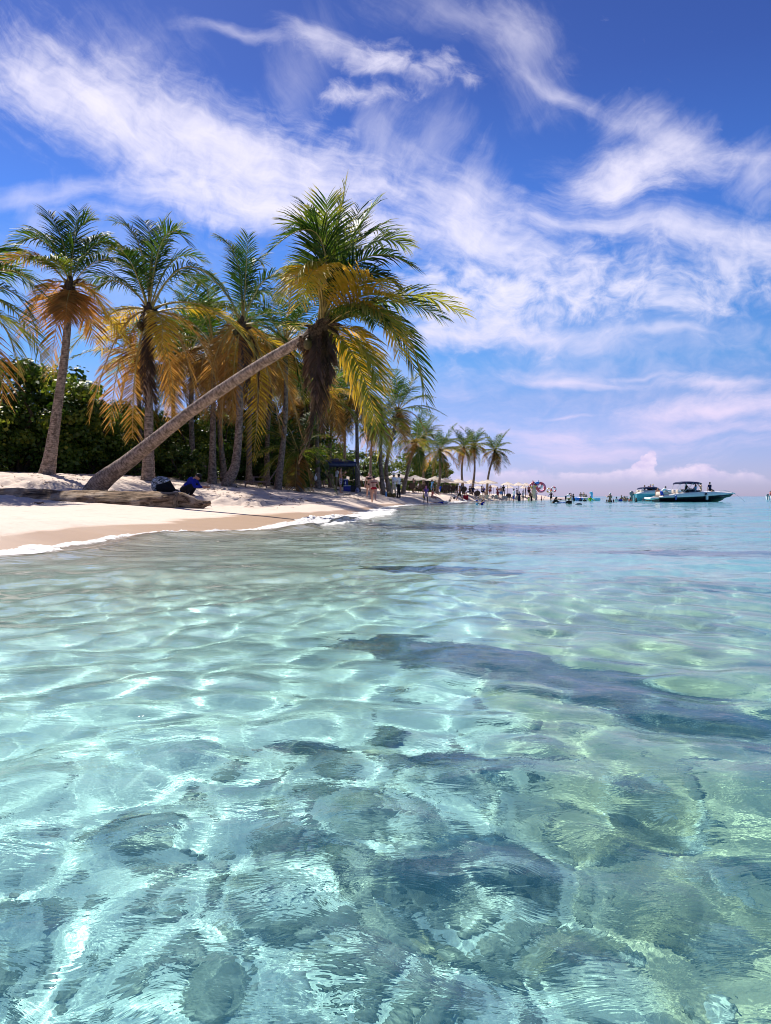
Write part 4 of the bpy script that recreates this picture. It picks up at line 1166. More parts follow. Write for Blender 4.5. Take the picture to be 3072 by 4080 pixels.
            caps(b, Q['pel'] - Vector((0, 0, .02 * H)), Q['pel'].lerp(mid, .85), .088 * k, .10 * k, 12)
            for n in 'lr': caps(b, Q[n + 'sh'], Q[n + 'sh'].lerp(Q[n + 'elb'], .5), .034 * k, .029 * k)
        blend(b.build({'bikini': 'bikini_top', 'onepiece': 'swimsuit', 'dress': 'dress', 'vest': 'vest'}.get(st, 'shirt'), mat, t), vox * .9, 2)
    if bottom:
        st, mat = bottom; b = MB()
        b.ball(Q['pel'] + Vector((0, 0, .004 * H)), (hw * 1.32 * k, .067 * k, .060 * k), 12)
        fr_ = {'shorts': .70, 'long': 1.0, 'brief': .0, 'trunks': .5}[st]
        for n in 'lr':
            if fr_: caps(b, Q[n + 'hip'], Q[n + 'hip'].lerp(Q[n + 'knee'], fr_), th * 1.12, th * (1.12 - .25 * fr_) if st != 'long' else kn_ * 1.25)
            else: b.ball(Q[n + 'hip'] + Vector((0, -.018 * k, -.004 * H)), (.050 * k, .052 * k, .038 * k), 10)
            if st == 'long': caps(b, Q[n + 'knee'], Q[n + 'ank'], kn_ * 1.25, an * 1.5)
        blend(b.build({'brief': 'bikini_bottom', 'long': 'trousers'}.get(st, 'shorts'), mat, t), vox * .9, 2)
    if hat:
        st, mat = hat; b = MB()
        o = h + hs * .040 * H
        q = hs.to_track_quat('Z', 'Y').to_euler()
        b.ball(o, (.050 * H, .054 * H, .036 * H), 12, rot=q)
        if st == 'cap': b.ball(o + hf * .06 * H - hs * .006 * H, (.038 * H, .040 * H, .006 * H), 10, rot=q)
        elif st == 'straw': b.ball(o - hs * .012 * H, (.14 * H, .14 * H, .008 * H), 16, rot=q)
        elif st == 'bucket': b.ball(o - hs * .018 * H, (.068 * H, .068 * H, .014 * H), 14, rot=q)
        elif st == 'neck': 
            b.ball(o - hs * .02 * H - hf * .02 * H, (.054 * H, .05 * H, .06 * H), 12); caps(b, h - hf * .03 * H, h - hf * .045 * H - hs * .10 * H, .05 * H, .05 * H)
        b.build('hat' if st != 'neck' else 'head_cover', mat, t)
    return t

def ground_at(px, d):
    x = (px - 1536) / FPX * d
    return Vector((x, d, gz(x, d)))
def wade(px, d, H, deep):
    """hips position of someone standing in water so that the surface cuts them `deep` metres above the soles"""
    x = (px - 1536) / FPX * d
    return Vector((x, d, -deep))
WALK = dict(lhip=-12, rhip=22, lknee=28, rknee=8, larm=(18, 8, 12), rarm=(-14, 10, 12))
STAND = dict(lhip=2, rhip=-2, larm=(4, 9, 14), rarm=(2, 9, 14))
SIT = dict(lhip=88, rhip=84, lknee=85, rknee=88, larm=(40, 8, 30), rarm=(35, 8, 40))
AWAY, TOWARD, LEFT, RIGHT = 0.0, math.pi, math.pi / 2, -math.pi / 2

# the one squatting by the log, looking at a phone
p = ground_at(733, 24.4)
sq = person(p, 1.74, RIGHT - .15, 'squatting person in blue top and black cap looking at a phone beside the log',
    dict(lean=46, lhip=116, rhip=110, lknee=150, rknee=146, lab=10, rab=12, larm=(0, 8, 62, 14), rarm=(2, 8, 60, 14), head=34), 'tan', 1.1, top=('longshirt', cloth('royal')), bottom=('long', cloth('black')), hat=('cap', cloth('black')), fine=True, belly=.02, dz=-.02)
bpy.context.view_layer.update()
_J = SQJ
_hd = sq.matrix_world @ (_J + Vector((0, .06, .03)))
ph = MB(); ph.box((0, 0, 0), (.075, .15, .012), rot=(R(28), 0, 0), bevel=.004); ph = ph.build('phone', simple('phone_case', (.25, .22, .20), .4, .5), loc=_hd)
ph.rotation_euler = (0, 0, RIGHT); tag(ph, 'small phone held in both hands by the squatting person', 'phone')

p = ground_at(1357, 49)
person(p, 1.80, RIGHT + .35, 'shirtless person in floral blue swim shorts, hand on hip, before the canopy tent', dict(lhip=3, rhip=-4, larm=(30, 10, 95, 30), rarm=(-28, 38, 70, 40), headturn=0), 'tan', 1.03, bottom=('shorts', FLORAL), fine=True)
p = ground_at(1490, 42)
person(p, 1.64, AWAY - .1, 'person in a dark red bikini walking away along the wet sand', dict(lhip=14, rhip=-14, lknee=6, rknee=34, larm=(-10, 14, 12), rarm=(6, 22, 18)), 'light', 1.22, True, ('bikini', cloth('maroon')), ('brief', cloth('red')), None, 'bun', fine=True)
p = ground_at(1471, 45)
person(p, 1.72, TOWARD, 'bather in dark top walking toward the water, half hidden by the one in red', dict(lhip=16, rhip=-12, lknee=6, rknee=30, larm=(20, 10, 90), rarm=(-8, 12, 14)), 'light', 1.0, True, ('bikini', cloth('black')), ('brief', cloth('black')), None, 'short', fine=True)
p = ground_at(1589, 50.5)
person(p, 1.76, LEFT - .3, 'vendor in a white long-sleeved shirt, black cap and red apron beside the palm pair', dict(lhip=3, rhip=-3, larm=(38, 10, 60, 10), rarm=(30, 10, 55, 10)), 'dark', 1.05, top=('longshirt', cloth('white')), bottom=('long', cloth('black')), hat=('cap', cloth('black')))
ap = MB(); bpy.context.view_layer.update()
p2 = ground_at(1569, 51.2)
person(p2, 1.74, RIGHT - .5, 'person in loose cream clothes and a white cap talking to the vendor in white', dict(lhip=6, rhip=-8, lab=8, larm=(50, 12, 40, 5), rarm=(35, 20, 50)), 'brown', 1.0, top=('loose', cloth('white')), bottom=('long', cloth('cream')), hat=('cap', cloth('white')))
p = ground_at(1698, 55)
person(p, 1.36, AWAY - .2, 'child in purple top, pink shorts and pink hat standing at the waterline', dict(lhip=2, rhip=8, lab=13, rab=3, larm=(6, 16, 20), rarm=(8, 8, 15)), 'dark', 1.05, top=('shirt', cloth('purple')), bottom=('trunks', cloth('palepink')), hat=('neck', cloth('pink')))
bk = MB(); bk.tube([(0, 0, 0), (0, 0, .2)], [.07, .10], 12); bk.tube([(-.10, 0, .2), (-.06, 0, .30), (.06, 0, .30), (.10, 0, .2)], .008, 6)
q = ground_at(1689, 55.1); q.z += .36
tag(bk.build('toy_bucket', cloth('yellow'), loc=q), 'yellow toy bucket held by the child in purple', 'bucket')
p = ground_at(1722, 62); p.z += .13
person(p, 1.62, RIGHT + .3, 'person in a coral swimsuit and straw hat sitting on the sand', dict(lean=8, lhip=72, rhip=80, lknee=58, rknee=14, larm=(35, 10, 20), rarm=(40, 14, 20)), 'light', 1.02, True, ('onepiece', cloth('coral')), None, ('straw', cloth('straw')), 'long', base='pelvis')
p = ground_at(1762, 58); p.z = .10
person(p, 1.66, RIGHT, 'person in blue shorts lying face down in the wash of the waves', dict(lean=84, lhip=-88, rhip=-84, lknee=4, rknee=8, larm=(80, 30, 30), rarm=(70, 40, 40)), 'brown', 1.0, bottom=('shorts', cloth('royal')), top=('shirt', cloth('white')), base='pelvis', hair='short')
p = ground_at(1831, 77)
person(p, 1.80, LEFT, 'shirtless person in black shorts kicking a dark ball on the sand', dict(lhip=-20, rhip=26, lknee=14, rknee=6, lab=8, rab=8, larm=(28, 14, 45), rarm=(-18, 20, 35)), 'brown', 1.05, bottom=('shorts', cloth('black')))
q = ground_at(1809.5, 77); q.z += .14
bl = MB(); bl.ball((0, 0, 0), .15, 18)
tag(bl.build('ball', simple('dark_ball', (.015, .016, .02), .4, .5), loc=q), 'dark football on the sand at the feet of the kicking person', 'ball')

# people around the umbrellas (feet on the sand)
CROWD = [
    (1648, 80, 1.68, RIGHT, 'dark haired person in black top standing behind a wicker chair beside the curved palm', STAND, 'tan', True, ('onepiece', 'black'), None, 'long'),
    (1722, 86, 1.70, RIGHT + .5, 'person in a pale blue dress standing under the umbrellas behind the child in purple', dict(larm=(50, 10, 70), rarm=(45, 10, 60)), 'tan', True, ('dress', 'lightblue'), None, 'long'),
    (1700, 88, 1.75, TOWARD, 'person all in black standing in the umbrella shade', STAND, 'dark', False, ('shirt', 'black'), ('long', 'black'), 'short'),
    (1983, 100, 1.66, TOWARD, 'person in a patterned red dress standing beside the white plastic chairs', STAND, 'tan', True, ('dress', 'maroon'), None, 'long'),
    (1996, 101, 1.80, AWAY, 'shirtless person in pale blue shorts seen from behind among the chairs', STAND, 'light', False, None, ('shorts', 'lightblue'), 'short'),
    (1953, 104, 1.70, TOWARD, 'person with bare chest standing under the far umbrellas', STAND, 'brown', False, None, ('shorts', 'maroon'), 'short'),
    (2006, 106, 1.72, TOWARD, 'person in dark clothes under the far umbrella pole', STAND, 'dark', False, ('shirt', 'black'), ('long', 'black'), 'short'),
    (2060, 107, 1.70, RIGHT, 'person in a dark tank top behind the one in navy', STAND, 'brown', True, ('vest', 'black'), ('shorts', 'black'), 'bun'),
    (2069, 92, 1.76, AWAY - .3, 'person in a short navy dress standing on the sand by the water', STAND, 'light', True, ('dress', 'navy'), None, 'short'),
    (2084, 100, 1.76, LEFT, 'person in white vest and khaki shorts with a dark bag strap', dict(larm=(30, 8, 60), rarm=(10, 8, 20)), 'tan', False, ('vest', 'white'), ('shorts', 'khaki'), 'short'),
    (2094, 112, 1.70, LEFT, 'person in dark jacket behind the one in white vest', STAND, 'brown', False, ('shirt', 'navy'), ('shorts', 'grey'), 'short'),
    (2107, 116, 1.66, TOWARD, 'person in a maroon top among the crowd near the inflatables', STAND, 'brown', True, ('shirt', 'maroon'), ('shorts', 'black'), 'long'),
    (2136, 104, 1.70, AWAY, 'vendor in flowered skirt carrying the heap of inflatables', dict(larm=(70, 25, 60), rarm=(80, 25, 50)), 'brown', True, ('dress', 'floral'), None, 'short'),
    (2196, 110, 1.72, AWAY, 'person in black vest and shorts with a bright swim ring under each arm', dict(larm=(5, 35, 20), rarm=(5, 35, 20)), 'dark', False, ('vest', 'black'), ('trunks', 'black'), 'short'),
    (2275, 122, 1.68, RIGHT, 'person in a bikini standing at the end of the sand spit', dict(rarm=(50, 20, 80)), 'tan', True, ('bikini', 'black'), ('brief', 'black'), 'bun'),
]
for px, d, H, rz, lab, pose, sk, fem, tp, bt, hr in CROWD:
    f = lambda c: FLORAL if c == 'floral' else cloth(c)
    person(ground_at(px, d), H, rz, lab, pose, sk, 1.05, fem, (tp[0], f(tp[1])) if tp else None, (bt[0], f(bt[1])) if bt else None, None, hr)
# seated under the umbrellas
SEATED = [(1838, 90, TOWARD, 'grey', 'dark', 'person in grey seated at a table behind the ball player'), (1872, 92, LEFT, 'black', 'tan', 'person in black seated left of the far left palm trunk'), (1884, 93, TOWARD, 'navy', 'brown', 'person in navy seated just right of the far left palm trunk'),
          (1919, 98, RIGHT, 'grey', 'brown', 'person in grey seated left of the middle white chair'), (1927, 99, TOWARD, 'royal', 'tan', 'person in blue seated behind the white plastic chair'), (1770, 90, TOWARD, 'maroon', 'brown', 'person in maroon seated in a wicker chair near the umbrella pole'),
          (1795, 92, LEFT, 'white', 'tan', 'person in white seated between the wicker chairs'), (1818, 94, TOWARD, 'black', 'dark', 'person in black seated in the deep umbrella shade'), (2110, 120, TOWARD, 'pink', 'tan', 'person in pink seated near the inflatables'), (1668, 84, LEFT, 'white', 'brown', 'person in white seated under the shaded umbrella')]
for px, d, rz, c, sk, lab in SEATED:
    q = ground_at(px, d); q.z += .48
    person(q, 1.70, rz, lab, SIT, sk, 1.05, False, ('shirt', cloth(c)), ('shorts', cloth('black' if c != 'black' else 'navy')), None, 'short', base='pelvis')
# under the canopy tent
p = ground_at(1283, 57.5); person(p, 1.68, RIGHT - .3, 'person in a green top bending over under the canopy tent', dict(lean=72, lhip=8, rhip=-2, lknee=8, larm=(20, 8, 20), rarm=(10, 8, 20)), 'tan', 1.1, True, ('onepiece', cloth('olive')), None, None, 'short')
p = ground_at(1312, 58); person(p, 1.68, LEFT, 'dark haired person bending forward under the canopy tent', dict(lean=66, lhip=4, rhip=-6, larm=(25, 8, 20), rarm=(15, 8, 20)), 'brown', 1.05, True, ('bikini', cloth('black')), ('brief', cloth('black')), None, 'long')
p = ground_at(1340, 55.5); person(p, 1.82, RIGHT + .2, 'person in a pale blue shirt and long khaki trousers standing under the canopy tent', dict(lean=8, larm=(20, 8, 40), rarm=(10, 10, 30)), 'dark', 1.08, top=('shirt', cloth('white')), bottom=('long', cloth('khaki')), hat=('cap', cloth('black')))

# waders: (px, distance, height, water depth up the body, facing)
WADE = [
    (1921, 51, 1.30, .92, LEFT, 'child in navy rash shirt standing chest deep beside the one in blue', dict(larm=(60, 12, 60), rarm=(20, 10, 30)), 'brown', ('shirt', 'royal'), None, 'short', None),
    (1900, 51, 1.26, .88, RIGHT, 'child with bright blue head cover and pale blue shirt in chest deep water', dict(larm=(30, 10, 60), rarm=(70, 10, 60)), 'tan', ('shirt', 'lightblue'), None, None, ('bucket', 'blue')),
    (2047, 81, 1.78, .25, LEFT, 'person in white shirt, blue shorts and cap standing shin deep', STAND, 'brown', ('longshirt', 'white'), ('shorts', 'blue'), 'short', ('cap', 'grey')),
    (2107, 92, 1.12, .60, RIGHT, 'child in lime green shirt waist deep beside the one in black', STAND, 'brown', ('shirt', 'green'), None, 'short', None),
    (2118, 92, 1.70, .70, LEFT, 'person in black shirt standing waist deep, turned to the child in lime green', dict(larm=(40, 10, 50), rarm=(30, 10, 50)), 'tan', ('shirt', 'black'), ('shorts', 'black'), 'long', None),
    (2157, 96, 1.02, .30, LEFT, 'small child in pink shirt with a stick at the water edge', STAND, 'brown', ('shirt', 'pink'), None, 'short', None),
    (2200, 63, 1.72, .98, RIGHT, 'swimmer in black wetsuit bending forward in waist deep water', dict(lean=40, larm=(20, 10, 30), rarm=(25, 10, 30)), 'tan', ('longshirt', 'black'), None, 'long', None),
    (2270, 56, 1.66, 1.10, AWAY, 'wader in black with a very wide straw hat, water to the chest', dict(lean=25, larm=(20, 14, 30), rarm=(25, 14, 30)), 'brown', ('shirt', 'black'), None, 'short', ('straw', 'straw')),
    (2287, 96, 1.74, .75, LEFT, 'person in black shirt sitting low in the water behind the straw hat', dict(lean=10), 'dark', ('shirt', 'black'), None, 'short', None),
    (2254, 104, 1.76, .35, RIGHT, 'person in white shirt bending down in the shallows', dict(lean=62, larm=(30, 8, 10), rarm=(20, 8, 10)), 'dark', ('shirt', 'white'), ('shorts', 'navy'), 'short', None),
    (2314, 112, 1.70, .42, AWAY, 'person in a pale bikini with long dark hair standing knee deep', STAND, 'tan', ('bikini', 'palepink'), ('brief', 'palepink'), 'long', None),
    (2326, 113, 1.82, .50, AWAY, 'big shirtless person in black trunks standing knee deep', STAND, 'light', None, ('trunks', 'black'), 'shortfair', None),
    (2335, 110, 1.55, .55, AWAY, 'thin bather standing right of the big one in black trunks', STAND, 'brown', None, ('trunks', 'navy'), 'short', None),
    (2313, 92, 1.70, 1.22, TOWARD, 'dark head and shoulders low in the water before the blue float', STAND, 'dark', ('shirt', 'navy'), None, 'short', None),
    (2330, 88, 1.70, 1.28, TOWARD, 'dark haired bather up to the shoulders before the pale pink float', STAND, 'dark', ('shirt', 'black'), None, 'short', None),
    (2352, 94, 1.66, .98, TOWARD, 'bather in lime green shirt and pink hat chest deep', dict(larm=(30, 40, 40), rarm=(30, 30, 40)), 'tan', ('longshirt', 'green'), None, 'short', ('bucket', 'pink')),
    (2382, 98, 1.70, 1.25, LEFT, 'bather in dark shirt holding the pale blue inflatable from behind', STAND, 'tan', ('shirt', 'navy'), None, 'short', None),
    (2418, 72, 1.68, 1.36, TOWARD, 'dark haired head and shoulders at left of the white capped one', STAND, 'dark', ('shirt', 'black'), None, 'short', None),
    (2444, 72, 1.68, 1.36, TOWARD, 'dark haired head and shoulders at right of the white capped one', STAND, 'dark', ('shirt', 'black'), None, 'short', None),
    (2431, 72, 1.78, .80, AWAY, 'shirtless wader with white cap carrying a small child', dict(larm=(60, 10, 60), rarm=(50, 10, 60)), 'tan', None, ('trunks', 'navy'), 'short', ('bucket', 'white')),
    (2428, 71.3, 1.0, .55, AWAY, 'small brown haired child held in front of the white capped wader', STAND, 'brown', None, ('trunks', 'red'), 'short', None),
    (2456, 86, 1.68, 1.10, AWAY, 'bather in white shirt at the left end of the group near the boats', STAND, 'tan', ('shirt', 'white'), None, 'short', None),
    (2472, 86, 1.66, 1.12, TOWARD, 'bather in blue shirt with white cap in the group near the boats', STAND, 'tan', ('shirt', 'blue'), None, 'short', ('cap', 'white')),
    (2476, 100, 1.74, .95, TOWARD, 'tall shirtless bather standing behind the group near the boats', STAND, 'brown', None, ('trunks', 'black'), 'short', None),
    (2490, 85, 1.74, 1.12, AWAY, 'broad bare backed bather in the middle of the group near the boats', dict(lab=4), 'tan', None, ('trunks', 'navy'), 'short', None),
    (2487, 99, 1.70, 1.0, TOWARD, 'dark bather behind the broad bare back', STAND, 'brown', None, ('trunks', 'black'), 'short', None),
    (2498, 99, 1.70, 1.05, TOWARD, 'bather with dark hair behind, at right of the broad bare back', STAND, 'tan', None, ('trunks', 'black'), 'short', None),
    (2511, 84, 1.66, 1.12, AWAY, 'bather in red patterned shirt and straw hat at the right end of the group', STAND, 'tan', ('shirt', 'coral'), None, 'long', ('cap', 'straw')),
    (2535, 80, 1.70, 1.26, LEFT, 'dark haired bather alone between the group and the boats', dict(larm=(90, 30, 90), rarm=(20, 10, 20)), 'brown', ('shirt', 'black'), None, 'short', None),
    (2563, 92, 1.70, 1.34, TOWARD, 'head of a swimmer at the side of the pale teal boat, left one', STAND, 'brown', ('shirt', 'teal'), None, 'short', None),
    (2579, 90, 1.70, 1.28, TOWARD, 'swimmer with wet hair by the stern platform of the dark boat', STAND, 'tan', ('shirt', 'khaki'), None, 'short', None),
    (2588, 92, 1.70, 1.36, TOWARD, 'head of a swimmer close to the stern platform of the dark boat', STAND, 'dark', ('shirt', 'black'), None, 'short', None),
]
for px, d, H, deep, rz, lab, pose, sk, tp, bt, hr, ht in WADE:
    person(wade(px, d, H, deep), H, rz, lab, pose, sk, 1.08, False, (tp[0], cloth(tp[1])) if tp else None, (bt[0], cloth(bt[1])) if bt else ('trunks', cloth('black')), (ht[0], cloth(ht[1])) if ht else None, hr)
q = ground_at(2232, 106); q.z = max(q.z, 0) + .12
person(q, 1.6, LEFT, 'bather lying in the shallows beside the one in white bending down', dict(lean=80, lhip=-86, rhip=-84), 'light', 1.0, bottom=('trunks', cloth('black')), base='pelvis')
q = ground_at(1928, 60); q.z = max(q.z, .02)
person(q, 1.15, LEFT, 'small child sitting at the waterline behind the two in blue', dict(lhip=80, rhip=80, lknee=60, rknee=60, larm=(120, 20, 60), rarm=(40, 10, 20)), 'light', 1.0, bottom=('trunks', cloth('royal')), base='pelvis', dz=.1)
# ---------------------------------------------------------------- things on the beach
def mat_log():
    m, N = new_mat('driftwood')
    p = N.obj()
    q = N.vmath('MULTIPLY', p, (.35, 3.0, 3.0))
    g1 = N.noise(q, 3.0, 7, .68, .8); g2 = N.noise(p, 2.2, 5, .6)
    c = N.mix(N.range(g1, .35, .62), (.035, .022, .014), (.36, .25, .16))
    c = N.mix(N.range(g2, .5, .66, 0, .7), c, (.46, .36, .27))
    b = pbsdf(N, c, .9, .1, N.bump(N.math('ADD', g1, N.math('MULTIPLY', g2, .6)), 1.0, .07))
    N.l.new(b.outputs[0], N.out.inputs[0]); return m
LOGM = mat_log()
def logmesh(a, b, r0, r1, seed, n=150, seg=30, taper=()):
    a, b = np.array(a), np.array(b); ax = b - a; L = np.linalg.norm(ax); ax /= L
    u = np.cross(ax, (0, 0, 1)); u /= np.linalg.norm(u); w = np.cross(u, ax)
    V = []
    t = np.linspace(0, 1, n)
    for i, ti in enumerate(t):
        for k in range(seg):
            an = 2 * math.pi * k / seg
            r = r0 * (1 - ti) + r1 * ti
            r *= 1 + .30 * float(fbm(np.array([ti * L * .8 + seed]), np.array([math.sin(an) * 1.3 + 5]), 3, 5)[0]) + .42 * float(fbm(np.array([ti * L * 1.6 + math.cos(an)]), np.array([an * 1.9 if an < math.pi else (2 * math.pi - an) * 1.9]), 4, 6 + seed)[0])
            for t0, t1, k0, k1 in taper:
                if t0 <= ti <= t1: r *= k0 + (k1 - k0) * (ti - t0) / (t1 - t0)
            V.append(a + ax * L * ti + w * .05 * math.sin(ti * 7) + (u * math.cos(an) * 1.15 + w * math.sin(an)) * r)
    F = [(i * seg + k, i * seg + (k + 1) % seg, (i + 1) * seg + (k + 1) % seg, (i + 1) * seg + k) for i in range(n - 1) for k in range(seg)]
    c0 = len(V); V += [a - ax * .03, b + ax * .03]
    me = bpy.data.meshes.new('log')
    F += [(c0, (k + 1) % seg, k) for k in range(seg)] + [(c0 + 1, (n - 1) * seg + k, (n - 1) * seg + (k + 1) % seg) for k in range(seg)]
    me.from_pydata([tuple(v) for v in V], [], F)
    return me
la = at(-260, 1990, 20.5); lb = at(705, 2008, 20.2)
root = empty('driftwood_log', (la + lb) / 2, 'huge weathered driftwood log lying along the sand below the tilted palm', 'log')
o = link('bole', logmesh(la - root.location, lb - root.location, .30, .37, 3, taper=((.9, 1.0, 1.0, .82),)), LOGM, root)
e0 = at(690, 2000, 20.45); e1 = at(838, 2008, 20.6)
o = link('broken_end', logmesh(e0 - root.location, e1 - root.location, .27, .13, 9, 50, 24, taper=((.55, 1.0, 1.0, .45),)), LOGM, root)
tag(o, 'dark splintered end piece of the log')

# backpack with a camouflage flap
p = ground_at(648, 26.0)
t = empty('backpack', p, 'black backpack with a grey camouflage top lying on the sand between log and palm', 'backpack', None, .1)
b = MB(); b.ball((.0, 0, .24), (.34, .22, .28), 20); b.ball((.10, -.04, .16), (.32, .22, .20), 16); b.ball((.28, -.02, .07), (.20, .12, .09), 12)
bag_ = blend(b.build('bag', cloth('black'), t), .025, 5)
b = MB(); b.ball((-.06, 0, .36), (.34, .235, .20), 20); b.ball((-.26, .0, .22), (.15, .2, .22), 14)
blend(b.build('flap', CAMO, t), .022, 4)
b = MB(); b.tube([(.22, -.18, .36), (.40, -.22, .22), (.50, -.2, .05), (.62, -.22, .02)], .022, 6); b.build('strap', cloth('black'), bag_)

# canopy tent
TENT = ground_at(1343, 57.0); TENT.z += .0
t = empty('canopy_tent', TENT, 'navy pop-up canopy tent with pyramid roof and guy rope under the palms', 'canopy tent', None, .12)
NAVY = simple('navy_canvas', (.012, .022, .10), .6, .3, .35, 2.5, .2)
GREYV = simple('grey_valance', (.10, .12, .20), .8, .2, .2, 4, .2)
w = 1.42
H0, H1 = 1.95, 2.18
b = MB()
rows = []
for f, z in ((1.03, H0 + .10), (.98, H0 + .20), (.66, H0 + .34), (.34, H0 + .46), (.02, H0 + .53)):
    ring = []
    for k in range(4):
        a0 = (-1, -1), (1, -1), (1, 1), (-1, 1)
        x0, y0 = a0[k]; x1, y1 = a0[(k + 1) % 4]
        for q in range(8):
            s = q / 8; sag = .04 * math.sin(math.pi * s) * f
            ring.append(((x0 + (x1 - x0) * s) * w * f, (y0 + (y1 - y0) * s) * w * f, z - sag))
    rows.append(ring)
b.grid(rows, closed=True)
rf_ = b.build('roof', NAVY, t, solid=.01)
b = MB()
for x, y, sx, sy in ((0, -w, 2 * w, .012), (0, w, 2 * w, .012), (-w, 0, .012, 2 * w), (w, 0, .012, 2 * w)):
    b.box((x * 1.01, y * 1.01, H0 + .0), (sx, sy, .19))
b.build('valance', GREYV, rf_, smooth=False)
for sx, sy in ((-1, -1), (1, -1), (1, 1), (-1, 1)):
    b = MB(); b.box((sx * (w - .03), sy * (w - .03), H0 / 2 - .05), (.05, .05, H0 + .1), bevel=.005)
    b.box((sx * (w - .03), sy * (w - .03), 1.62), (.085, .085, .62), bevel=.01); b.box((sx * (w - .03), sy * (w - .03), .0), (.12, .12, .012))
    b.build('leg', simple('dark_pole', (.03, .032, .045), .4, .5), t)
b = MB()
for s in (-1, 1):
    b.tube([(-w, s * (w - .03), H0 - .12), (0, s * (w - .03), H0 - .42), (w, s * (w - .03), H0 - .12)], .014, 6)
    b.tube([(-w, s * (w - .03), H0 - .40), (0, s * (w - .03), H0 - .12), (w, s * (w - .03), H0 - .40)], .014, 6)
b.build('truss', simple('dark_pole', (.03, .032, .045), .4, .5), t)
b = MB(); b.tube([(w, -w, H0 + .02), (w + .34, -w - .1, 1.2), (w + .75, -w - .2, .0)], .016, 6)
b.build('guy_rope', simple('rope_white', (.7, .68, .62), .8, .1), t)

def cooler(px, d, sx, sy, sz, col, label, lid='white', z=0.0, name='cooler'):
    q = ground_at(px, d); q.z += z
    t = empty(name, q, label, 'cooler', 'coolers under the canopy tent', .1)
    b = MB(); b.box((0, 0, sz * .45), (sx, sy, sz * .9), bevel=.02); b.build('tub', simple('plastic_' + col, CLC[col], .45, .4), t)
    b = MB(); b.box((0, 0, sz * .95), (sx * 1.04, sy * 1.04, sz * .12), bevel=.02); b.build('lid', simple('plastic_' + lid, CLC[lid], .45, .4), t)
    b = MB(); b.tube([(-sx * .53, -.06, sz * .6), (-sx * .58, 0, sz * .66), (-sx * .53, .06, sz * .6)], .012, 6); b.build('handle', simple('plastic_white', CLC['white'], .45, .4), t)
    return t
cooler(1382, 55.8, .54, .4, .46, 'royal', 'blue cooler box, left one in front under the canopy tent')
cooler(1406, 56.0, .46, .4, .46, 'black', 'black cooler box right of the blue one', 'black')
cooler(1378, 58.2, .34, .3, .92, 'royal', 'tall blue drink dispenser behind the blue cooler box', 'white')
q = ground_at(1376, 55.8); q.z += .53
b = MB(); b.tube([(0, 0, 0), (0, 0, .16), (0, 0, .20), (0, 0, .25)], [.045, .045, .018, .018], 12); tag(b.build('bottle', simple('pale_bottle', (.7, .74, .74), .3, .5), loc=q), 'pale bottle standing on the blue cooler box', 'bottle')
q = ground_at(1423, 55.5)
b = MB(); b.ball((0, 0, .15), (.17, .14, .19), 14); b.ball((.02, 0, .33), (.10, .1, .08), 10)
tag(blend(b.build('carry_bag', FLORAL, loc=q), .02), 'patterned bag on the sand at the right leg of the canopy tent', 'bag')
# white sack tied to a trunk
q = ground_at(1257, 53.6); q.z = at(1257, 1905, 53.6).z
b = MB(); b.ball((0, 0, 0), (.13, .11, .20), 14); b.tube([(0, 0, .17), (0, .02, .30), (.1, .1, .36)], [.05, .03, .02], 8)
tag(blend(b.build('white_sack', cloth('white'), loc=q), .02), 'white sack hanging on the dark palm trunk left of the canopy tent', 'sack')

# wooden lounge chairs in the shade
TIMB = simple('grey_timber', (.26, .18, .15), .8, .2, .3, 7, .3)
def lounger(px, d, rz, label, sc_=1.0):
    t = empty('wooden_lounger', ground_at(px, d), label, 'lounge chair', 'wooden loungers in the shade of the palms', rz)
    t.scale = (sc_,) * 3
    b = MB()
    for i in range(9): b.box((-.62 + i * .155, 0, .36), (.125, .62, .025), bevel=.004)
    for s in (-1, 1): b.box((0, s * .30, .33), (1.40, .05, .07), bevel=.005)
    b.build('seat', TIMB, t, smooth=False)
    b = MB()
    for i in range(8):
        f = .06 + i * .125; b.box((.68 + f * .62, 0, .38 + f * .95), (.105, .60, .022), rot=(0, R(-57), 0), bevel=.004)
    for s in (-1, 1): b.box((.68 + .31, s * .24, .36 + .47), (1.14, .04, .05), rot=(0, R(-57), 0))
    b.build('backrest', TIMB, t, smooth=False)
    for sx in (-.6, .55):
        for s in (-1, 1):
            b = MB(); b.box((sx, s * .31, .16), (.07, .06, .36), bevel=.005); b.build('leg', TIMB, t, smooth=False)
    for s in (-1, 1):
        b = MB(); b.box((.15, s * .34, .60), (.75, .10, .03), bevel=.006); b.box((-.15, s * .34, .45), (.06, .05, .28)); b.build('armrest', TIMB, t, smooth=False)
    return t
lounger(1022, 40, .15, 'slatted wooden lounger with raised back facing left under the palms')
lounger(880, 42, math.pi - .2, 'dark wooden lounger in deep shade behind the rooted palm', .95)

# small litter
q = ground_at(155, 18.4)
b = MB()
for i in range(6):
    a = i * 1.05; b.tube([(0, 0, .01), (math.cos(a) * .10, math.sin(a) * .06, .05), (math.cos(a) * .17, math.sin(a) * .1, .02)], [.018, .012, .004], 5)
tag(b.build('dried_seaweed', DRY, loc=q), 'tuft of dried seaweed lying on the smooth sand below the log', 'seaweed')
q = ground_at(1380, 46.5)
t = empty('sandals', q, 'pair of black sandals left on the sand below the person in floral shorts', 'sandals')
for s in (0, 1):
    b = MB(); b.box((s * .14, s * .08, .03), (.26, .10, .035), bevel=.014); b.tube([(s * .14 + .02, s * .08 - .05, .04), (s * .14 + .06, s * .08, .09), (s * .14 + .02, s * .08 + .05, .04)], .012, 5); b.build('sandal', cloth('black'), t)
q = ground_at(1538, 49)
b = MB(); b.tube([(0, 0, 0), (0, 0, .25), (0, 0, .30), (0, 0, .36)], [.07, .07, .03, .03], 12)
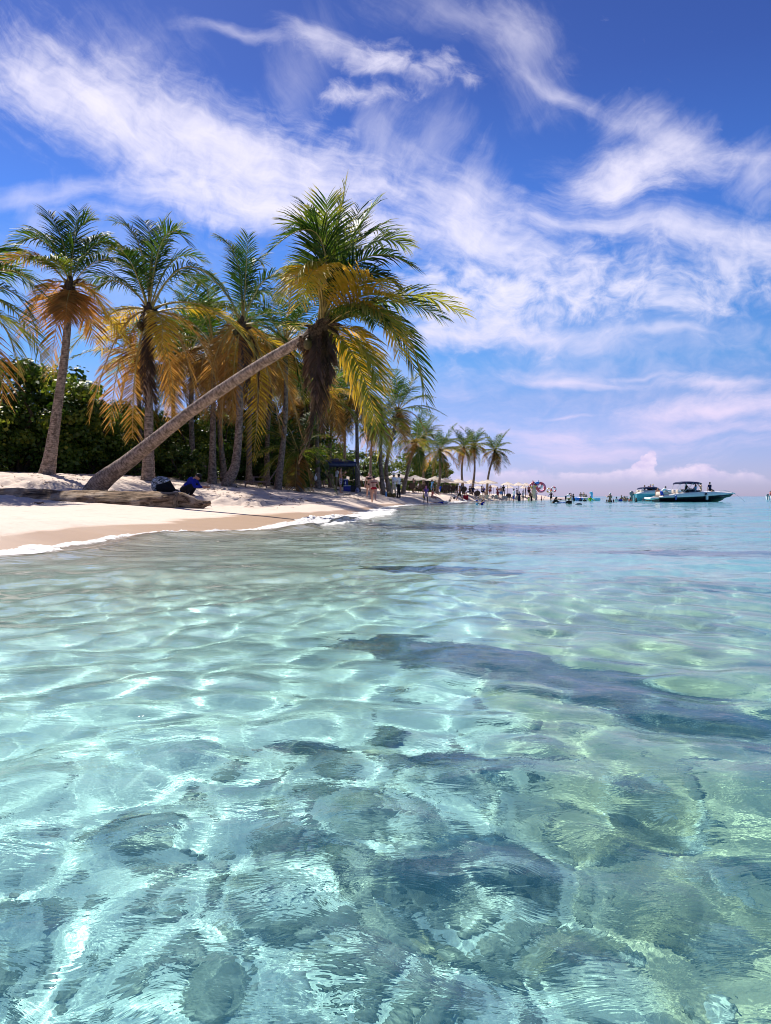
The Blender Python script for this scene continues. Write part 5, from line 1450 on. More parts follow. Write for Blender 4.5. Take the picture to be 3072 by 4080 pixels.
tag(b.build('water_bottle', simple('blue_plastic', (.10, .28, .55), .3, .5), loc=q), 'blue plastic bottle standing by the exposed palm roots', 'bottle')
q = ground_at(1552, 49.5)
for i, (dx, s, lab) in enumerate(((0, .19, 'larger brown coconut husk among the exposed roots'), (.32, .15, 'smaller brown coconut husk beside the larger one at the roots'))):
    b = MB(); b.ball((0, 0, s * .8), (s, s, s * 1.15), 14); tag(b.build('coconut_husk', COCO, loc=q + Vector((dx, -.1 * i, 0))), lab, 'coconut husk')
q = ground_at(1753, 76)
t = empty('marker_post', q, 'short wooden stake with a blue and white cloth tied on it', 'stake')
b = MB(); b.tube([(0, 0, -.05), (0, 0, 1.0)], .03, 7); b.build('post', TIMB, t)
b = MB(); b.ball((0, 0, .72), (.10, .09, .26), 12); b.ball((.06, 0, .95), (.12, .07, .10), 10); blend(b.build('cloth', cloth('blue'), t), .025)
b = MB(); b.ball((-.06, 0, .62), (.08, .08, .2), 10); blend(b.build('cloth', cloth('white'), t), .025)

# dry twigs, leaf scraps and weed bits strewn over the upper sand and along the last wave mark
g = random.Random(5); b = MB()
for i in range(330):
    if i < 150: x, y = g.uniform(-16, -3), g.uniform(21.5, 31)
    elif i < 300: y = g.uniform(26, 60); x = np.interp(y, SHORE[10:16, 1], SHORE[10:16, 0]) - g.uniform(2, 8)
    else:
        y = g.uniform(22, 45); x = np.interp(y, SHORE[5:15, 1], SHORE[5:15, 0]) - g.uniform(1.6, 2.8)
    z = gz(x, y)
    if z < .12: continue
    a = g.uniform(0, 6.28); l = g.uniform(.05, .32); r_ = g.uniform(.004, .010)
    b.tube([(x, y, z + .005), (x + math.cos(a) * l * .5, y + math.sin(a) * l * .5, z + .03 + r_), (x + math.cos(a + .4) * l, y + math.sin(a + .4) * l, z + .01)], [r_, r_ * 1.2, r_ * .5], 5)
tag(b.build('beach_litter', DRY), 'dry twigs and weed scraps strewn over the sand', kind='stuff')

# ---------------------------------------------------------------- umbrellas
CANV = simple('umbrella_canvas', (.78, .70, .62), .8, .15, .06, 3, .1)
def canvas_mat():
    m, N = new_mat('umbrella_canvas_thin')
    c = N.mix(N.noise(N.obj(), 3.0, 3), (.82, .76, .69), (.90, .84, .78))
    d_ = pbsdf(N, c, .85, .1); tr = N.add('ShaderNodeBsdfTranslucent'); N.put(tr.inputs['Color'], c)
    N.l.new(N.mixs(.6, d_.outputs[0], tr.outputs[0]), N.out.inputs[0]); return m
CANV = canvas_mat()
POLE = simple('umbrella_pole', (.10, .075, .06), .6, .3, .2)
_um = None
def umbrella(px, top, d, hw, label, rz=0.0):
    global _um
    q = ground_at(px, d)
    t = empty('beach_umbrella', q, label, 'beach umbrella', 'pale market umbrellas', rz)
    zt = at(px, top, d).z - q.z
    r = hw / FPX * d
    if _um is None:
        b = MB()
        rows = []
        for f, z in ((.03, .0), (.20, -.06), (.22, -.085), (.55, -.20), (.80, -.29), (1.0, -.36), (1.0, -.43)):
            ring = []
            for k in range(8):
                for q_ in range(6):
                    s = q_ / 6; a0 = 2 * math.pi * k / 8 + math.pi / 8; a1 = a0 + 2 * math.pi / 8
                    x = math.cos(a0) * (1 - s) + math.cos(a1) * s; y = math.sin(a0) * (1 - s) + math.sin(a1) * s
                    ring.append((x * f, y * f, z - .03 * math.sin(math.pi * s) * f))
            rows.append(ring)
        b.grid(rows, closed=True); can = b.build('canopy', CANV, None); me = can.data; bpy.data.objects.remove(can)
        b = MB()
        for k in range(8):
            a = 2 * math.pi * k / 8 + math.pi / 8
            b.tube([(0, 0, -.02), (math.cos(a) * .98, math.sin(a) * .98, -.37)], .008, 5)
            b.tube([(0, 0, -.45), (math.cos(a) * .5, math.sin(a) * .5, -.20)], .007, 5)
        rb = b.build('ribs', POLE, None); rme = rb.data; bpy.data.objects.remove(rb)
        b = MB(); b.tube([(0, 0, 0), (0, 0, 1.0)], .028, 10); pl = b.build('pole', POLE, None); pme = pl.data; bpy.data.objects.remove(pl)
        b = MB(); b.tube([(0, 0, 0), (0, 0, .07), (0, 0, .09)], [.26, .24, .06], 18); bs = b.build('base', simple('concrete_base', (.35, .33, .31), .9, .1), None); bme = bs.data; bpy.data.objects.remove(bs)
        _um = (me, rme, pme, bme)
    for nm, me, z, sc_ in (('canopy', _um[0], zt, (r, r, 1.25)), ('ribs', _um[1], -.008, (.99, .99, .976)), ('pole', _um[2], 0, (1, 1, zt)), ('base', _um[3], 0, (1, 1, 1))):
        o = bpy.data.objects.new(nm, me); COL.objects.link(o); o.parent = t if nm != 'ribs' else can_; o.location = (0, 0, z); o.scale = sc_
        if nm == 'canopy': can_ = o
    return t
UM = [(1385, 1897, 82, 36, 'pale umbrella seen through the canopy tent, left one'), (1439, 1895, 84, 40, 'pale umbrella behind the right leg of the canopy tent'), (1508, 1899, 86, 30, 'pale umbrella behind the head of the bather in dark red'),
      (1586, 1885, 78, 50, 'largest pale umbrella, behind the vendor in white'), (1654, 1893, 82, 46, 'umbrella half in palm shade, crossed by the curved trunk'), (1734, 1897, 88, 39, 'pale umbrella above the coral swimsuit sitter'),
      (1773, 1904, 92, 37, 'pale umbrella just left of the ball player'), (1824, 1908, 96, 37, 'pale umbrella right above the ball player'), (1876, 1911, 100, 36, 'pale umbrella in front of the left far palm trunk'),
      (1922, 1914, 105, 28, 'narrow looking umbrella tucked left of the broad far one'), (1944, 1911, 102, 42, 'broad far umbrella above the white plastic chairs'), (2022, 1919, 108, 29, 'far umbrella right of the shirtless back'),
      (2066, 1921, 114, 26, 'far umbrella above the navy dress'), (2096, 1923, 120, 22, 'last umbrella, left of the inflatables')]
for i, u_ in enumerate(UM): umbrella(*u_, rz=i * .7)
UB = [(1632, 1925, 120, 26, 'low white umbrella behind the curved trunk'), (1684, 1926, 124, 30, 'low white umbrella behind the wicker chair'), (1790, 1932, 132, 24, 'low far white umbrella behind the pale umbrella pair'), (1905, 1935, 138, 24, 'low far white umbrella between far palm trunks'),
      (1966, 1931, 140, 20, 'low far white umbrella behind the patterned red dress'), (2028, 1934, 142, 19, 'low far white umbrella behind the dark round chair'), (2086, 1935, 146, 16, 'low far white umbrella behind the white vest')]
for i, u_ in enumerate(UB): umbrella(*u_, rz=i * .9)

# ---------------------------------------------------------------- chairs and tables
WICK = simple('dark_wicker', (.075, .05, .035), .7, .2, .5, 40, .5)
PLAS = simple('cream_plastic', (.66, .56, .42), .45, .35, .06)
def chair_parts(kind):
    b = MB(); P = {}
    m = PLAS if kind == 'plastic' else WICK
    b.box((0, 0, .42), (.50, .48, .035), bevel=.012); P['seat'] = b.build('seat', m, None)
    b = MB()
    if kind == 'plastic':
        rows = []
        for i in range(8):
            z = .42 + i * .068; r_ = []
            for j in range(9):
                x = (j / 8 - .5) * (.46 - .10 * max(0, i - 5) / 2)
                r_.append((x, -.24 - .16 * i / 7 - .05 * (1 - (j / 4 - 1) ** 2), z))
            rows.append(r_)
        b.grid(rows); P['backrest'] = b.build('backrest', m, None); md = None
    else:
        rows = []
        for i in range(10):
            a = math.pi * i / 9; z = .44 + .58 * (1 - math.cos(a)) / 2; hwid = .06 + .30 * math.sin(a) ** .6
            rows.append([((j / 6 - .5) * 2 * hwid, -.26 - .10 * i / 9, z) for j in range(7)])
        b.grid(rows)
        b.tube([(math.cos(t_) * .36, -.30 - .05 * math.sin(t_), .74 + .33 * math.sin(t_)) for t_ in np.linspace(0, 2 * math.pi, 20)], .028, 7)
        P['backrest'] = b.build('backrest', m, None)
    for sx in (-1, 1):
        for sy in (-1, 1):
            b = MB(); b.tube([(sx * .22, sy * .20, .42), (sx * .25, sy * .24, 0)], [.024, .018], 7); P['leg%d%d' % (sx, sy)] = b.build('leg', m, None)
        b = MB(); b.tube([(sx * .25, -.26, .66), (sx * .28, 0, .65), (sx * .27, .22, .63), (sx * .25, .23, .42)], [.022, .026, .026, .02], 7); P['arm%d' % sx] = b.build('armrest', m, None)
    out = [(o.name.split('.')[0], o.data) for o in P.values()]
    if kind == 'plastic': 
        pass
    for o in P.values(): bpy.data.objects.remove(o)
    return out
_ch = {}
def chair(kind, px, d, rz, label):
    if kind not in _ch: _ch[kind] = chair_parts(kind)
    t = empty('plastic_armchair' if kind == 'plastic' else 'wicker_chair', ground_at(px, d), label, 'chair', 'cream plastic armchairs' if kind == 'plastic' else 'dark wicker chairs under the umbrellas', rz)
    for nm, me in _ch[kind]:
        o = bpy.data.objects.new(nm, me); COL.objects.link(o); o.parent = t
        if nm == 'backrest':
            md = o.modifiers.new('thick', 'SOLIDIFY'); md.thickness = .03
    return t
for px, d, rz, lab in [(1912, 90, 2.6, 'cream plastic armchair at the left end of its row, beside the round wicker back'), (1936, 91, .3, 'cream plastic armchair seen from behind under the broad far umbrella'), (1955, 92, 2.0, 'cream plastic armchair half hidden by a dark towel under the broad far umbrella'),
                       (1973, 93, .2, 'cream plastic armchair left of the patterned red dress'), (2006, 94, 2.8, 'cream plastic armchair just right of the shirtless back'), (2020, 95, 3.4, 'cream plastic armchair facing the water right of the umbrella pole'), (2056, 97, .2, 'cream plastic armchair behind the person in white shirt'), (2033, 98, 1.2, 'cream plastic armchair by the dark round wicker back')]:
    chair('plastic', px, d, rz, lab)
for px, d, rz, lab in [(1639, 78, .2, 'dark wicker chair at the foot of the curved trunk'), (1664, 82, 2.0, 'dark wicker chair under the shaded umbrella'), (1690, 84, 3.0, 'dark wicker chair behind the child in purple'), (1768, 86, .5, 'dark wicker chair with a pale cushion behind the stake'), (1783, 87, .1, 'dark wicker chair seen from behind left of the ball player'),
                       (1800, 88, 2.4, 'dark wicker chair close left of the ball player'), (1845, 90, .4, 'dark wicker chair just right of the ball player'), (1900, 92, .1, 'round backed dark wicker chair left of the cream armchairs'), (2025, 100, .0, 'round backed dark wicker chair behind the cream armchairs'), (2112, 112, .4, 'dark wicker chair left of the heap of inflatables')]:
    chair('wicker', px, d, rz, lab)
def table(px, d, label, sc_=1.0):
    t = empty('low_table', ground_at(px, d), label, 'table', 'dark tables under the umbrellas')
    b = MB(); b.box((0, 0, .70 * sc_), (.8, .8, .04), bevel=.012); b.build('tabletop', WICK, t)
    for sx in (-1, 1):
        for sy in (-1, 1):
            b = MB(); b.box((sx * .34, sy * .34, .34 * sc_), (.05, .05, .68 * sc_)); b.build('leg', WICK, t, smooth=False)
for px, d, lab in ((1655, 83, 'dark table under the shaded umbrella'), (1712, 86, 'dark table behind the person on the sand'), (1810, 91, 'dark table behind the ball player'), (1860, 92, 'dark table by the red bag'), (1892, 94, 'dark table left of the round wicker back'), (1430, 80, 'dark table seen past the right leg of the canopy tent'), (1470, 82, 'dark table behind the walking bathers')):
    table(px, d, lab)
q = ground_at(1856, 88)
t = empty('red_bag', q, 'bright red tote bag standing on the sand by the far left palm trunk', 'bag')
b = MB(); b.box((0, 0, .28), (.62, .28, .56), bevel=.05); b.build('pouch', cloth('red'), t)
for s in (-1, 1):
    b = MB(); b.tube([(-.18, s * .12, .54), (-.12, s * .12, .78), (.12, s * .12, .78), (.18, s * .12, .54)], .02, 6); b.build('handle', cloth('red'), t)

# ---------------------------------------------------------------- inflatables
def vinyl(n, c): return simple('vinyl_' + n, c, .25, .5, .08, 3, .05)
def ring(loc, R0, r0, mats, label, rot=(0, 0, 0), cat='swim ring', group=None):
    b = MB(); n = 36; rows = []
    for i in range(n):
        a = 2 * math.pi * i / n
        rows.append([((R0 + r0 * math.cos(k)) * math.cos(a), (R0 + r0 * math.cos(k)) * math.sin(a), r0 * math.sin(k)) for k in np.linspace(0, 2 * math.pi, 14)[:-1]])
    rows.append(rows[0])
    V = [[b.bm.verts.new(p_) for p_ in r_] for r_ in rows[:-1]]
    for i in range(n):
        for k in range(13):
            f = b.bm.faces.new((V[i][k], V[i][(k + 1) % 13], V[(i + 1) % n][(k + 1) % 13], V[(i + 1) % n][k])); f.material_index = (i // 6) % len(mats)
    o = b.build('swim_ring', mats, loc=loc); o.rotation_euler = rot
    return tag(o, label, cat, group or 'swim rings')
PK, RD, WHT, BL, YL, CY = vinyl('pink', (.85, .22, .34)), vinyl('red', (.78, .14, .16)), vinyl('white', (.8, .78, .76)), vinyl('blue', (.05, .22, .70)), vinyl('yellow', (.85, .55, .12)), vinyl('sky', (.20, .60, .85))
o_ = ground_at(2136, 104)
def rel(px, py): 
    v_ = at(px, py, 103.4); return v_
ring(rel(2155, 1942), .62, .17, [PK, RD], 'big pink and red swim ring at the right of the vendor heap', (R(82), 0, R(10)))
ring(rel(2146, 1934), .48, .16, [RD, WHT], 'red and white swim ring behind the big pink one', (R(75), 0, R(-15)))
ring(rel(2122, 1937), .40, .13, [PK, YL], 'pink and yellow swim ring over the shoulder of the vendor', (R(70), 0, R(30)))
ring(rel(2133, 1929), .34, .12, [YL, WHT], 'small yellow swim ring on top of the vendor heap', (R(60), 0, R(0)))
b = MB(); b.ball((0, 0, 0), (.32, .25, .22), 14); b.tube([(.1, 0, .1), (.2, 0, .45)], [.1, .02], 8)
tag(b.build('inflatable_toy', BL, loc=rel(2140, 1925)), 'blue inflatable toy with a pointed fin on top of the heap', 'inflatable toy')
b = MB(); b.ball((0, 0, 0), (.22, .2, .30), 14); b.tube([(0, 0, .2), (-.06, 0, .55)], [.09, .015], 8); b.tube([(.1, 0, .2), (.12, 0, .5)], [.08, .015], 8)
tag(b.build('inflatable_toy', RD, loc=rel(2124, 1928)), 'maroon inflatable toy with two horns at the left top of the heap', 'inflatable toy')
b = MB(); b.ball((0, 0, 0), (.34, .30, .85), 14); b.ball((.1, 0, -.9), (.3, .25, .35), 12)
tag(blend(b.build('net_bag', cloth('cream'), loc=rel(2126, 1953)), .03), 'tall beige net bag of goods held by the vendor', 'bag')
q = ground_at(2196, 110)
ring(at(2206, 1950, 109.6), .34, .12, [WHT, RD], 'white and red swim ring under the right arm of the person in black', (R(85), R(20), 0))
ring(at(2187, 1954, 110.1), .28, .11, [WHT, YL], 'white swim ring under the left arm of the person in black', (R(85), R(-15), 0))
ring(Vector(((2300 - 1536) / FPX * 100, 100, .22)), .55, .22, [BL], 'blue float lying on the water left of the pale bikini')
ring(Vector(((2325 - 1536) / FPX * 104, 104, .24)), .75, .26, [WHT, vinyl('palepink', (.8, .55, .62))], 'pale pink and white float on the water before the three bathers')
t = empty('inflatable_horse', Vector(((2370 - 1536) / FPX * 96, 96, .1)), 'pale blue inflatable with a tall upright neck floating among the bathers', 'inflatable', None, -.4)
b = MB(); rows = []
for i in range(30):
    a = 2 * math.pi * i / 30; b.ball((math.cos(a) * .55, math.sin(a) * .55, .1), .21, 8)
blend(b.build('float_ring', CY, t), .04)
b = MB(); b.tube([(-.4, 0, .1), (-.45, 0, .5), (-.36, 0, .9), (-.42, 0, 1.1)], [.24, .18, .14, .10], 12); b.ball((-.52, 0, .98), (.22, .12, .13), 12); b.tube([(-.4, 0, 1.05), (-.38, 0, 1.28)], [.05, .012], 8)
blend(b.build('neck', CY, t), .03)
b = MB(); b.box((0, 0, 0), (1.15, .5, .06), bevel=.03)
o = b.build('body_board', vinyl('navy', (.02, .10, .30)), loc=Vector(((2229 - 1536) / FPX * 62, 62, .03))); tag(o, 'dark blue body board floating behind the swimmer in the wetsuit', 'body board'); o.rotation_euler = (0, R(-6), .2)
b = MB(); b.ball((0, 0, 0), (.26, .14, .09), 12); o = b.build('snorkel_fin', vinyl('dark', (.02, .03, .04)), loc=Vector(((2306 - 1536) / FPX * 53, 53, .02))); tag(o, 'dark fin breaking the water surface below the straw hat wader', 'swim fin')
b = MB(); b.tube([(0, 0, 0), (.25, 0, .5), (.5, 0, .95)], .02, 6); o = b.build('stick', TIMB, loc=ground_at(2160, 95.8) + Vector((0, 0, .35))); tag(o, 'thin stick held up by the small child in pink', 'stick')

# ---------------------------------------------------------------- rocks and weed on the sea floor
def rock_mat(name, c0, c1, c2):
    m, N = new_mat(name)
    p = N.pos()
    c = N.mix(N.range(N.noise(p, 7.0, 5, .65), .35, .65), c0, c1)
    c = N.mix(N.range(N.noise(p, 2.4, 4), .55, .72), c, c2)
    rel = N.add('ShaderNodeAttribute', attribute_name='rel').outputs['Fac']
    c = N.mix(N.range(N.math('ADD', rel, N.math('MULTIPLY', N.math('SUBTRACT', N.noise(p, 9.0, 5, .65), .5), 1.3)), .72, .42), c, (.66, .63, .52))
    b = pbsdf(N, c, .8, .25, N.bump(N.noise(p, 22.0, 5), .8, .03)); N.l.new(b.outputs[0], N.out.inputs[0]); return m
ROCK = rock_mat('dark_sea_rock', (.008, .022, .040), (.025, .055, .09), (.14, .17, .16))
ROCKG = rock_mat('olive_sea_rock', (.26, .22, .12), (.50, .44, .27), (.68, .61, .45))
def under_px(px, py, depth=.6):
    """floor point seen through flat water at a pixel"""
    dx, dz = (px - 1536) / FPX, (HOR - py) / FPX
    hd = math.hypot(dx, 1.0); th = math.atan2(-dz, hd)
    s_air = EYE / math.tan(th)
    tw = math.acos(math.cos(th) / 1.33)
    x, y = dx / hd * s_air, 1 / hd * s_air
    for _ in range(4):
        s_w = depth / math.tan(tw); d = s_air + s_w
        X, Y = dx / hd * d, 1 / hd * d
        depth = max(.1, -gz(X, Y))
    return X, Y
def rock(X, Y, sx, sy, sz, label, rz=0, seed=0, mat=None, sink=.35, group='rocks on the sea floor'):
    n, k = 40, 26
    V, F = [], []
    for i in range(k + 1):
        ph = math.pi * i / k
        for j in range(n):
            a = 2 * math.pi * j / n
            d_ = np.array((math.sin(ph) * math.cos(a), math.sin(ph) * math.sin(a), math.cos(ph)))
            r = 1 + .8 * float(fbm(np.array([d_[0] * 1.5 + seed * 3.1 + d_[2]]), np.array([d_[1] * 1.5 - d_[2] * .7]), 4, 60 + seed)[0]) + .55 * float(fbm(np.array([d_[0] * 5 + d_[2] * 3]), np.array([d_[1] * 6 + seed]), 3, 40 + seed)[0])
            V.append(d_ * r)
    for i in range(k):
        for j in range(n): F.append((i * n + j, (i + 1) * n + j, (i + 1) * n + (j + 1) % n, i * n + (j + 1) % n))
    rel = np.array(V)[:, 2].copy(); V = np.array(V) * (sx, sy, sz)
    me = mesh_np('sea_rock', V, F); a_ = me.attributes.new('rel', 'FLOAT', 'POINT'); a_.data.foreach_set('value', rel.astype(np.float32))
    o = link('sea_rock', me, mat or ROCK)
    o.location = (X, Y, gz(X, Y) - sz * sink); o.rotation_euler = (0, 0, rz)
    o.cycles.is_caustics_receiver = True
    return tag(o, label, 'rock', group)
RK = [(1600, 2580, .46, .20, .17, 'long dark reef rock under the water, left end of the dark band', -.25), (1900, 2630, .50, .22, .21, 'dark reef rock in the middle of the long dark band', -.35), (2200, 2680, .46, .24, .23, 'dark reef rock where the long dark band widens', -.3), (2480, 2760, .40, .18, .20, 'dark reef rock at the right end of the long dark band', -.35), (2760, 2860, .36, .14, .15, 'low dark reef rock at the right edge beyond the band', -.2),
      (1230, 2960, .15, .08, .07, 'blue dark rock patch left of the picture middle under water', -.5), (1790, 3040, .20, .10, .07, 'dark rock in the middle of the near water', -.2),
      (1900, 3330, .13, .08, .06, 'dark rock at the top of the near cluster', -.4), (1720, 3450, .12, .07, .06, 'long dark rock at the left of the near cluster', .15), (1990, 3440, .10, .06, .05, 'deep blue dark rock in the near cluster', .0), (1540, 3640, .08, .06, .05, 'dark rock beside the pale boulder near the camera', .2),
      (1720, 2270, .7, .22, .11, 'faint dark rock farther out in the middle', -.2), (1850, 2105, 1.3, .45, .14, 'dark weedy patch in the blue water off the beach', -.1), (2650, 2210, 1.3, .4, .14, 'dark weedy patch far out on the right', -.1)]
for i, r_ in enumerate(RK):
    X, Y = under_px(r_[0], r_[1]); k_ = 1.0; rock(X, Y, r_[2] * k_ * 1.15, r_[3] * k_, r_[4] * k_, r_[5], r_[6], i + 1)
RG = [(2500, 3250, .26, .18, .05, 'broad olive boulder under the water right of the near cluster', .3), (2750, 3560, .20, .14, .05, 'olive boulder at the right near the camera', -.3), (2330, 3760, .14, .10, .04, 'pale olive boulder near the bottom right', .4), (2500, 2480, .7, .4, .09, 'far olive boulder beyond the long dark band', -.1), (1640, 3730, .09, .075, .06, 'pale rounded boulder beside the near dark rock', .3), (2600, 2330, .8, .4, .09, 'farther olive boulder off to the right', -.1)]
for i, r_ in enumerate(RG):
    X, Y = under_px(r_[0], r_[1]); rock(X, Y, r_[2], r_[3], r_[4], r_[5], r_[6], i + 31, ROCKG)

# small stones and coral bits on the sea floor
g = np.random.RandomState(23); V, F, T = [], [], []
bs = bpy.data.meshes.new('tmp'); bb = bmesh.new(); bmesh.ops.create_icosphere(bb, subdivisions=2, radius=1.0); sv = np.array([v.co[:] for v in bb.verts]); sf = np.array([[v.index for v in f.verts] for f in bb.faces]); bb.free(); bpy.data.meshes.remove(bs)
n = 0
for i in range(620):
    if i < 260: px, py = g.normal(1750, 330), g.normal(3450, 330)
    elif i < 430: px, py = g.uniform(1900, 3300), g.uniform(2700, 4300)
    else: px, py = g.uniform(-200, 1700), g.uniform(3000, 4400)
    if py < 2600: continue
    X_, Y_ = under_px(px, min(py, 4500))
    s_ = np.exp(g.normal(-3.9, .45))
    q_ = sv * (1 + .35 * np.sin(sv[:, [1, 2, 0]] * 3 + g.uniform(0, 6, 3))) * s_ * g.uniform(.6, 1.3, 3) * (1, 1, .5)
    a = g.uniform(0, 6.28); c_, k_ = math.cos(a), math.sin(a)
    q_ = np.stack([q_[:, 0] * c_ - q_[:, 1] * k_, q_[:, 0] * k_ + q_[:, 1] * c_, q_[:, 2]], 1) + (X_, Y_, gz(X_, Y_) + s_ * .1)
    V.append(q_); F.append(sf + n); T.append(np.full(len(sv), g.rand())); n += len(sv)
m, N = new_mat('pebble')
tv = N.add('ShaderNodeAttribute', attribute_name='tone').outputs['Fac']
c = N.ramp(tv, [(0.0, (.05, .07, .07)), (.35, (.22, .21, .15)), (.7, (.50, .46, .36)), (1.0, (.85, .82, .74))])
b_ = pbsdf(N, N.mix(N.range(N.noise(N.pos(), 30.0, 4), .35, .7), c, (.45, .42, .32)), .8, .2); N.l.new(b_.outputs[0], N.out.inputs[0])
me = mesh_np('pebbles', np.concatenate(V), np.concatenate(F)); a_ = me.attributes.new('tone', 'FLOAT', 'POINT'); a_.data.foreach_set('value', np.concatenate(T).astype(np.float32))
o = link('pebbles', me, m); o.cycles.is_caustics_receiver = True
tag(o, 'pebbles and coral bits scattered on the sea floor', kind='stuff')
# ---------------------------------------------------------------- boats
GEL = simple('white_gelcoat', (.80, .77, .74), .25, .5, .04, 3, .02)
BLACKH = simple('black_gelcoat', (.004, .005, .009), .35, .2, .2, 3, .02)
TEALH = simple('teal_gelcoat', (.10, .38, .46), .22, .5, .06, 3, .02)
STEEL = simple('steel_tube', (.6, .6, .62), .25, .6, .05)
SMOKED = simple('smoked_screen', (.02, .03, .045), .1, .6, .1)
CANB = simple('navy_bimini', (.015, .02, .075), .75, .2, .2, 6, .2)
SEATM = simple('cream_upholstery', (.70, .60, .50), .6, .3, .06)
def hull_rows(L, B, H, sheer, n=34):
    """half-breadth sections from the stern (x=0) to the bow (x=L): keel, chine, belt and deck edge"""
    rows = []
    for i in range(n):
        t = i / (n - 1)
        k = 1 - max(0, (t - .45) / .55) ** 2.3
        bw = B / 2 * k
        dz = H + sheer * t ** 2.0
        x = L * (.86 * t + .0)
        keel = -.35 + .55 * max(0, (t - .62) / .38) ** 2.2
        f = t ** 3
        pr = [(x, 0, keel), (x + L * .02 * f, bw * .55, keel + .16 * (1 - .3 * t) + .05), (x + L * .05 * f, bw * .86, .12 + .35 * f), (x + L * .10 * f, bw * .97, dz * .62 + .02), (x + L * .14 * f, bw * 1.0 + .005, dz)]
        rows.append(pr)
    return rows
def boat(loc, rz, L, B, H, sheer, label, hullmat, topmat, nm='motor_boat'):
    t = empty(nm, loc, label, 'boat', 'motor boats', rz)
    rows = hull_rows(L, B, H, sheer)
    b = MB()
    for s in (1, -1):
        b.grid([[(x, y * s, z) for x, y, z in r] for r in rows])
    b.bm.faces.new([b.bm.verts.new(p_) for p_ in [(rows[0][j][0], rows[0][j][1], rows[0][j][2]) for j in range(5)] + [(rows[0][j][0], -rows[0][j][1], rows[0][j][2]) for j in range(4, 0, -1)]])
    bmesh.ops.remove_doubles(b.bm, verts=b.bm.verts[:], dist=.003)
    b.build('hull', hullmat, t)
    # topsides: a rounded band from the belt up to the deck, deck with cockpit
    b = MB()
    up = []
    for i, r in enumerate(rows):
        x, y, z = r[4]; tt = i / (len(rows) - 1)
        rise = .42 * math.sin(math.pi * min(1, tt * 1.02)) ** .6 + .05
        up.append([(x, y, z + .002), (x, y + .02 if y > .05 else y, z + .05), (x - .01, y * .97, z + rise * .7), (x - .02, y * .88, z + rise), (x - .02, y * .70, z + rise + .02)])
    for s in (1, -1): b.grid([[(x, y * s, z) for x, y, z in r] for r in up])
    i0 = int(len(rows) * .60)
    b.grid([[(r[4][0], r[4][1], r[4][2]), (r[4][0], r[4][1] * .5, r[4][2] + .04), (r[4][0], 0, r[4][2] + .06), (r[4][0], -r[4][1] * .5, r[4][2] + .04), (r[4][0], -r[4][1], r[4][2])] for r in up[i0:]])
    b.grid([[(r[4][0], r[4][1] * 1.02, r[4][2] - .45), (r[4][0], 0, r[4][2] - .47), (r[4][0], -r[4][1] * 1.02, r[4][2] - .45)] for r in up[:i0 + 1]])
    for s in (1, -1): b.grid([[(r[4][0], r[4][1] * s, r[4][2]), (r[4][0], r[4][1] * 1.02 * s, r[4][2] - .45)] for r in up[:i0 + 1]])
    b.build('deck', topmat, t)
    return t, rows, up
def bimini(t, x0, x1, w, z0, z1, feet, curve=.08):
    b = MB(); n = 9
    for zz in (0,):
        b.grid([[(x0 + (x1 - x0) * i / (n - 1), (j / 6 - .5) * w, z1 - curve * (2 * i / (n - 1) - 1) ** 2 - .10 * (2 * j / 6 - 1) ** 2) for j in range(7)] for i in range(n)])
        for s in (-1, 1): b.grid([[(x0 + (x1 - x0) * i / (n - 1), s * w / 2, z1 - curve * (2 * i / (n - 1) - 1) ** 2 - .10), (x0 + (x1 - x0) * i / (n - 1), s * w / 2 * 1.01, z1 - curve * (2 * i / (n - 1) - 1) ** 2 - .24)] for i in range(n)])
        for xx, e in ((x0, -.02), (x1, .02)): b.grid([[(xx, (j / 6 - .5) * w, z1 - curve - .10 * (2 * j / 6 - 1) ** 2) for j in range(7)], [(xx + e, (j / 6 - .5) * w, z1 - curve - .18 - .10 * (2 * j / 6 - 1) ** 2) for j in range(7)]])
    b.build('bimini_top', CANB, t, solid=.02)
    b = MB()
    for s in (-1, 1):
        for xa, xb in feet: b.tube([(xa, s * w / 2 * 1.05, z0), (xb, s * w / 2, z1 - .14)], .02, 7)
    b.build('bimini_frame', STEEL, t)

# the dark speedboat: stern to the left, bow to the right
D1 = 78.0
def bx(px, d=D1): return (px - 1536) / FPX * d
sx = bx(2612); Lb = (bx(2922) - sx)
t, rows, up = boat((sx, D1, 0.0), 0.0, Lb, 2.5, .47, .40, 'dark hulled speedboat with white deck and navy sun top, bow pointing right', BLACKH, GEL, 'speedboat')
zd = up[10][4][2]
X = lambda px: bx(px) - sx
b = MB(); b.box((X(2596), 0, .40), (.95, 2.1, .20), bevel=.09); b.ball((X(2592), 0, .36), (.55, 1.0, .16), 16); b.build('swim_platform', GEL, t)
b = MB(); b.box((X(2644), 0, zd - .05), (1.1, 1.9, .40), bevel=.16); b.build('sun_pad', SEATM, t)
b = MB()
for s in (-1, 1): b.box((X(2700), s * .55, zd - .12), (.6, .55, .5), bevel=.1); b.box((X(2690), s * .55, zd + .18), (.14, .55, .4), bevel=.05)
b.build('seats', SEATM, t)
b = MB()
ws = []
for j in range(13):
    a = (j / 12 - .5) * 2
    ws.append([(X(2806) - abs(a) ** 1.6 * 1.9, a * 1.05, zd + .0), (X(2770) - abs(a) ** 1.8 * 1.25, a * .90, zd + .42)])
b.grid(ws); wsc = b.build('windscreen', SMOKED, t, solid=.02)
b = MB(); b.tube([r[1] for r in ws], .02, 6); b.build('screen_rail', STEEL, wsc)
bimini(t, X(2696), X(2777), 1.9, zd, at(2735, 1920, D1).z + .05, ((X(2686), X(2700)), (X(2704), X(2722)), (X(2706), X(2750)), (X(2750), X(2774))))
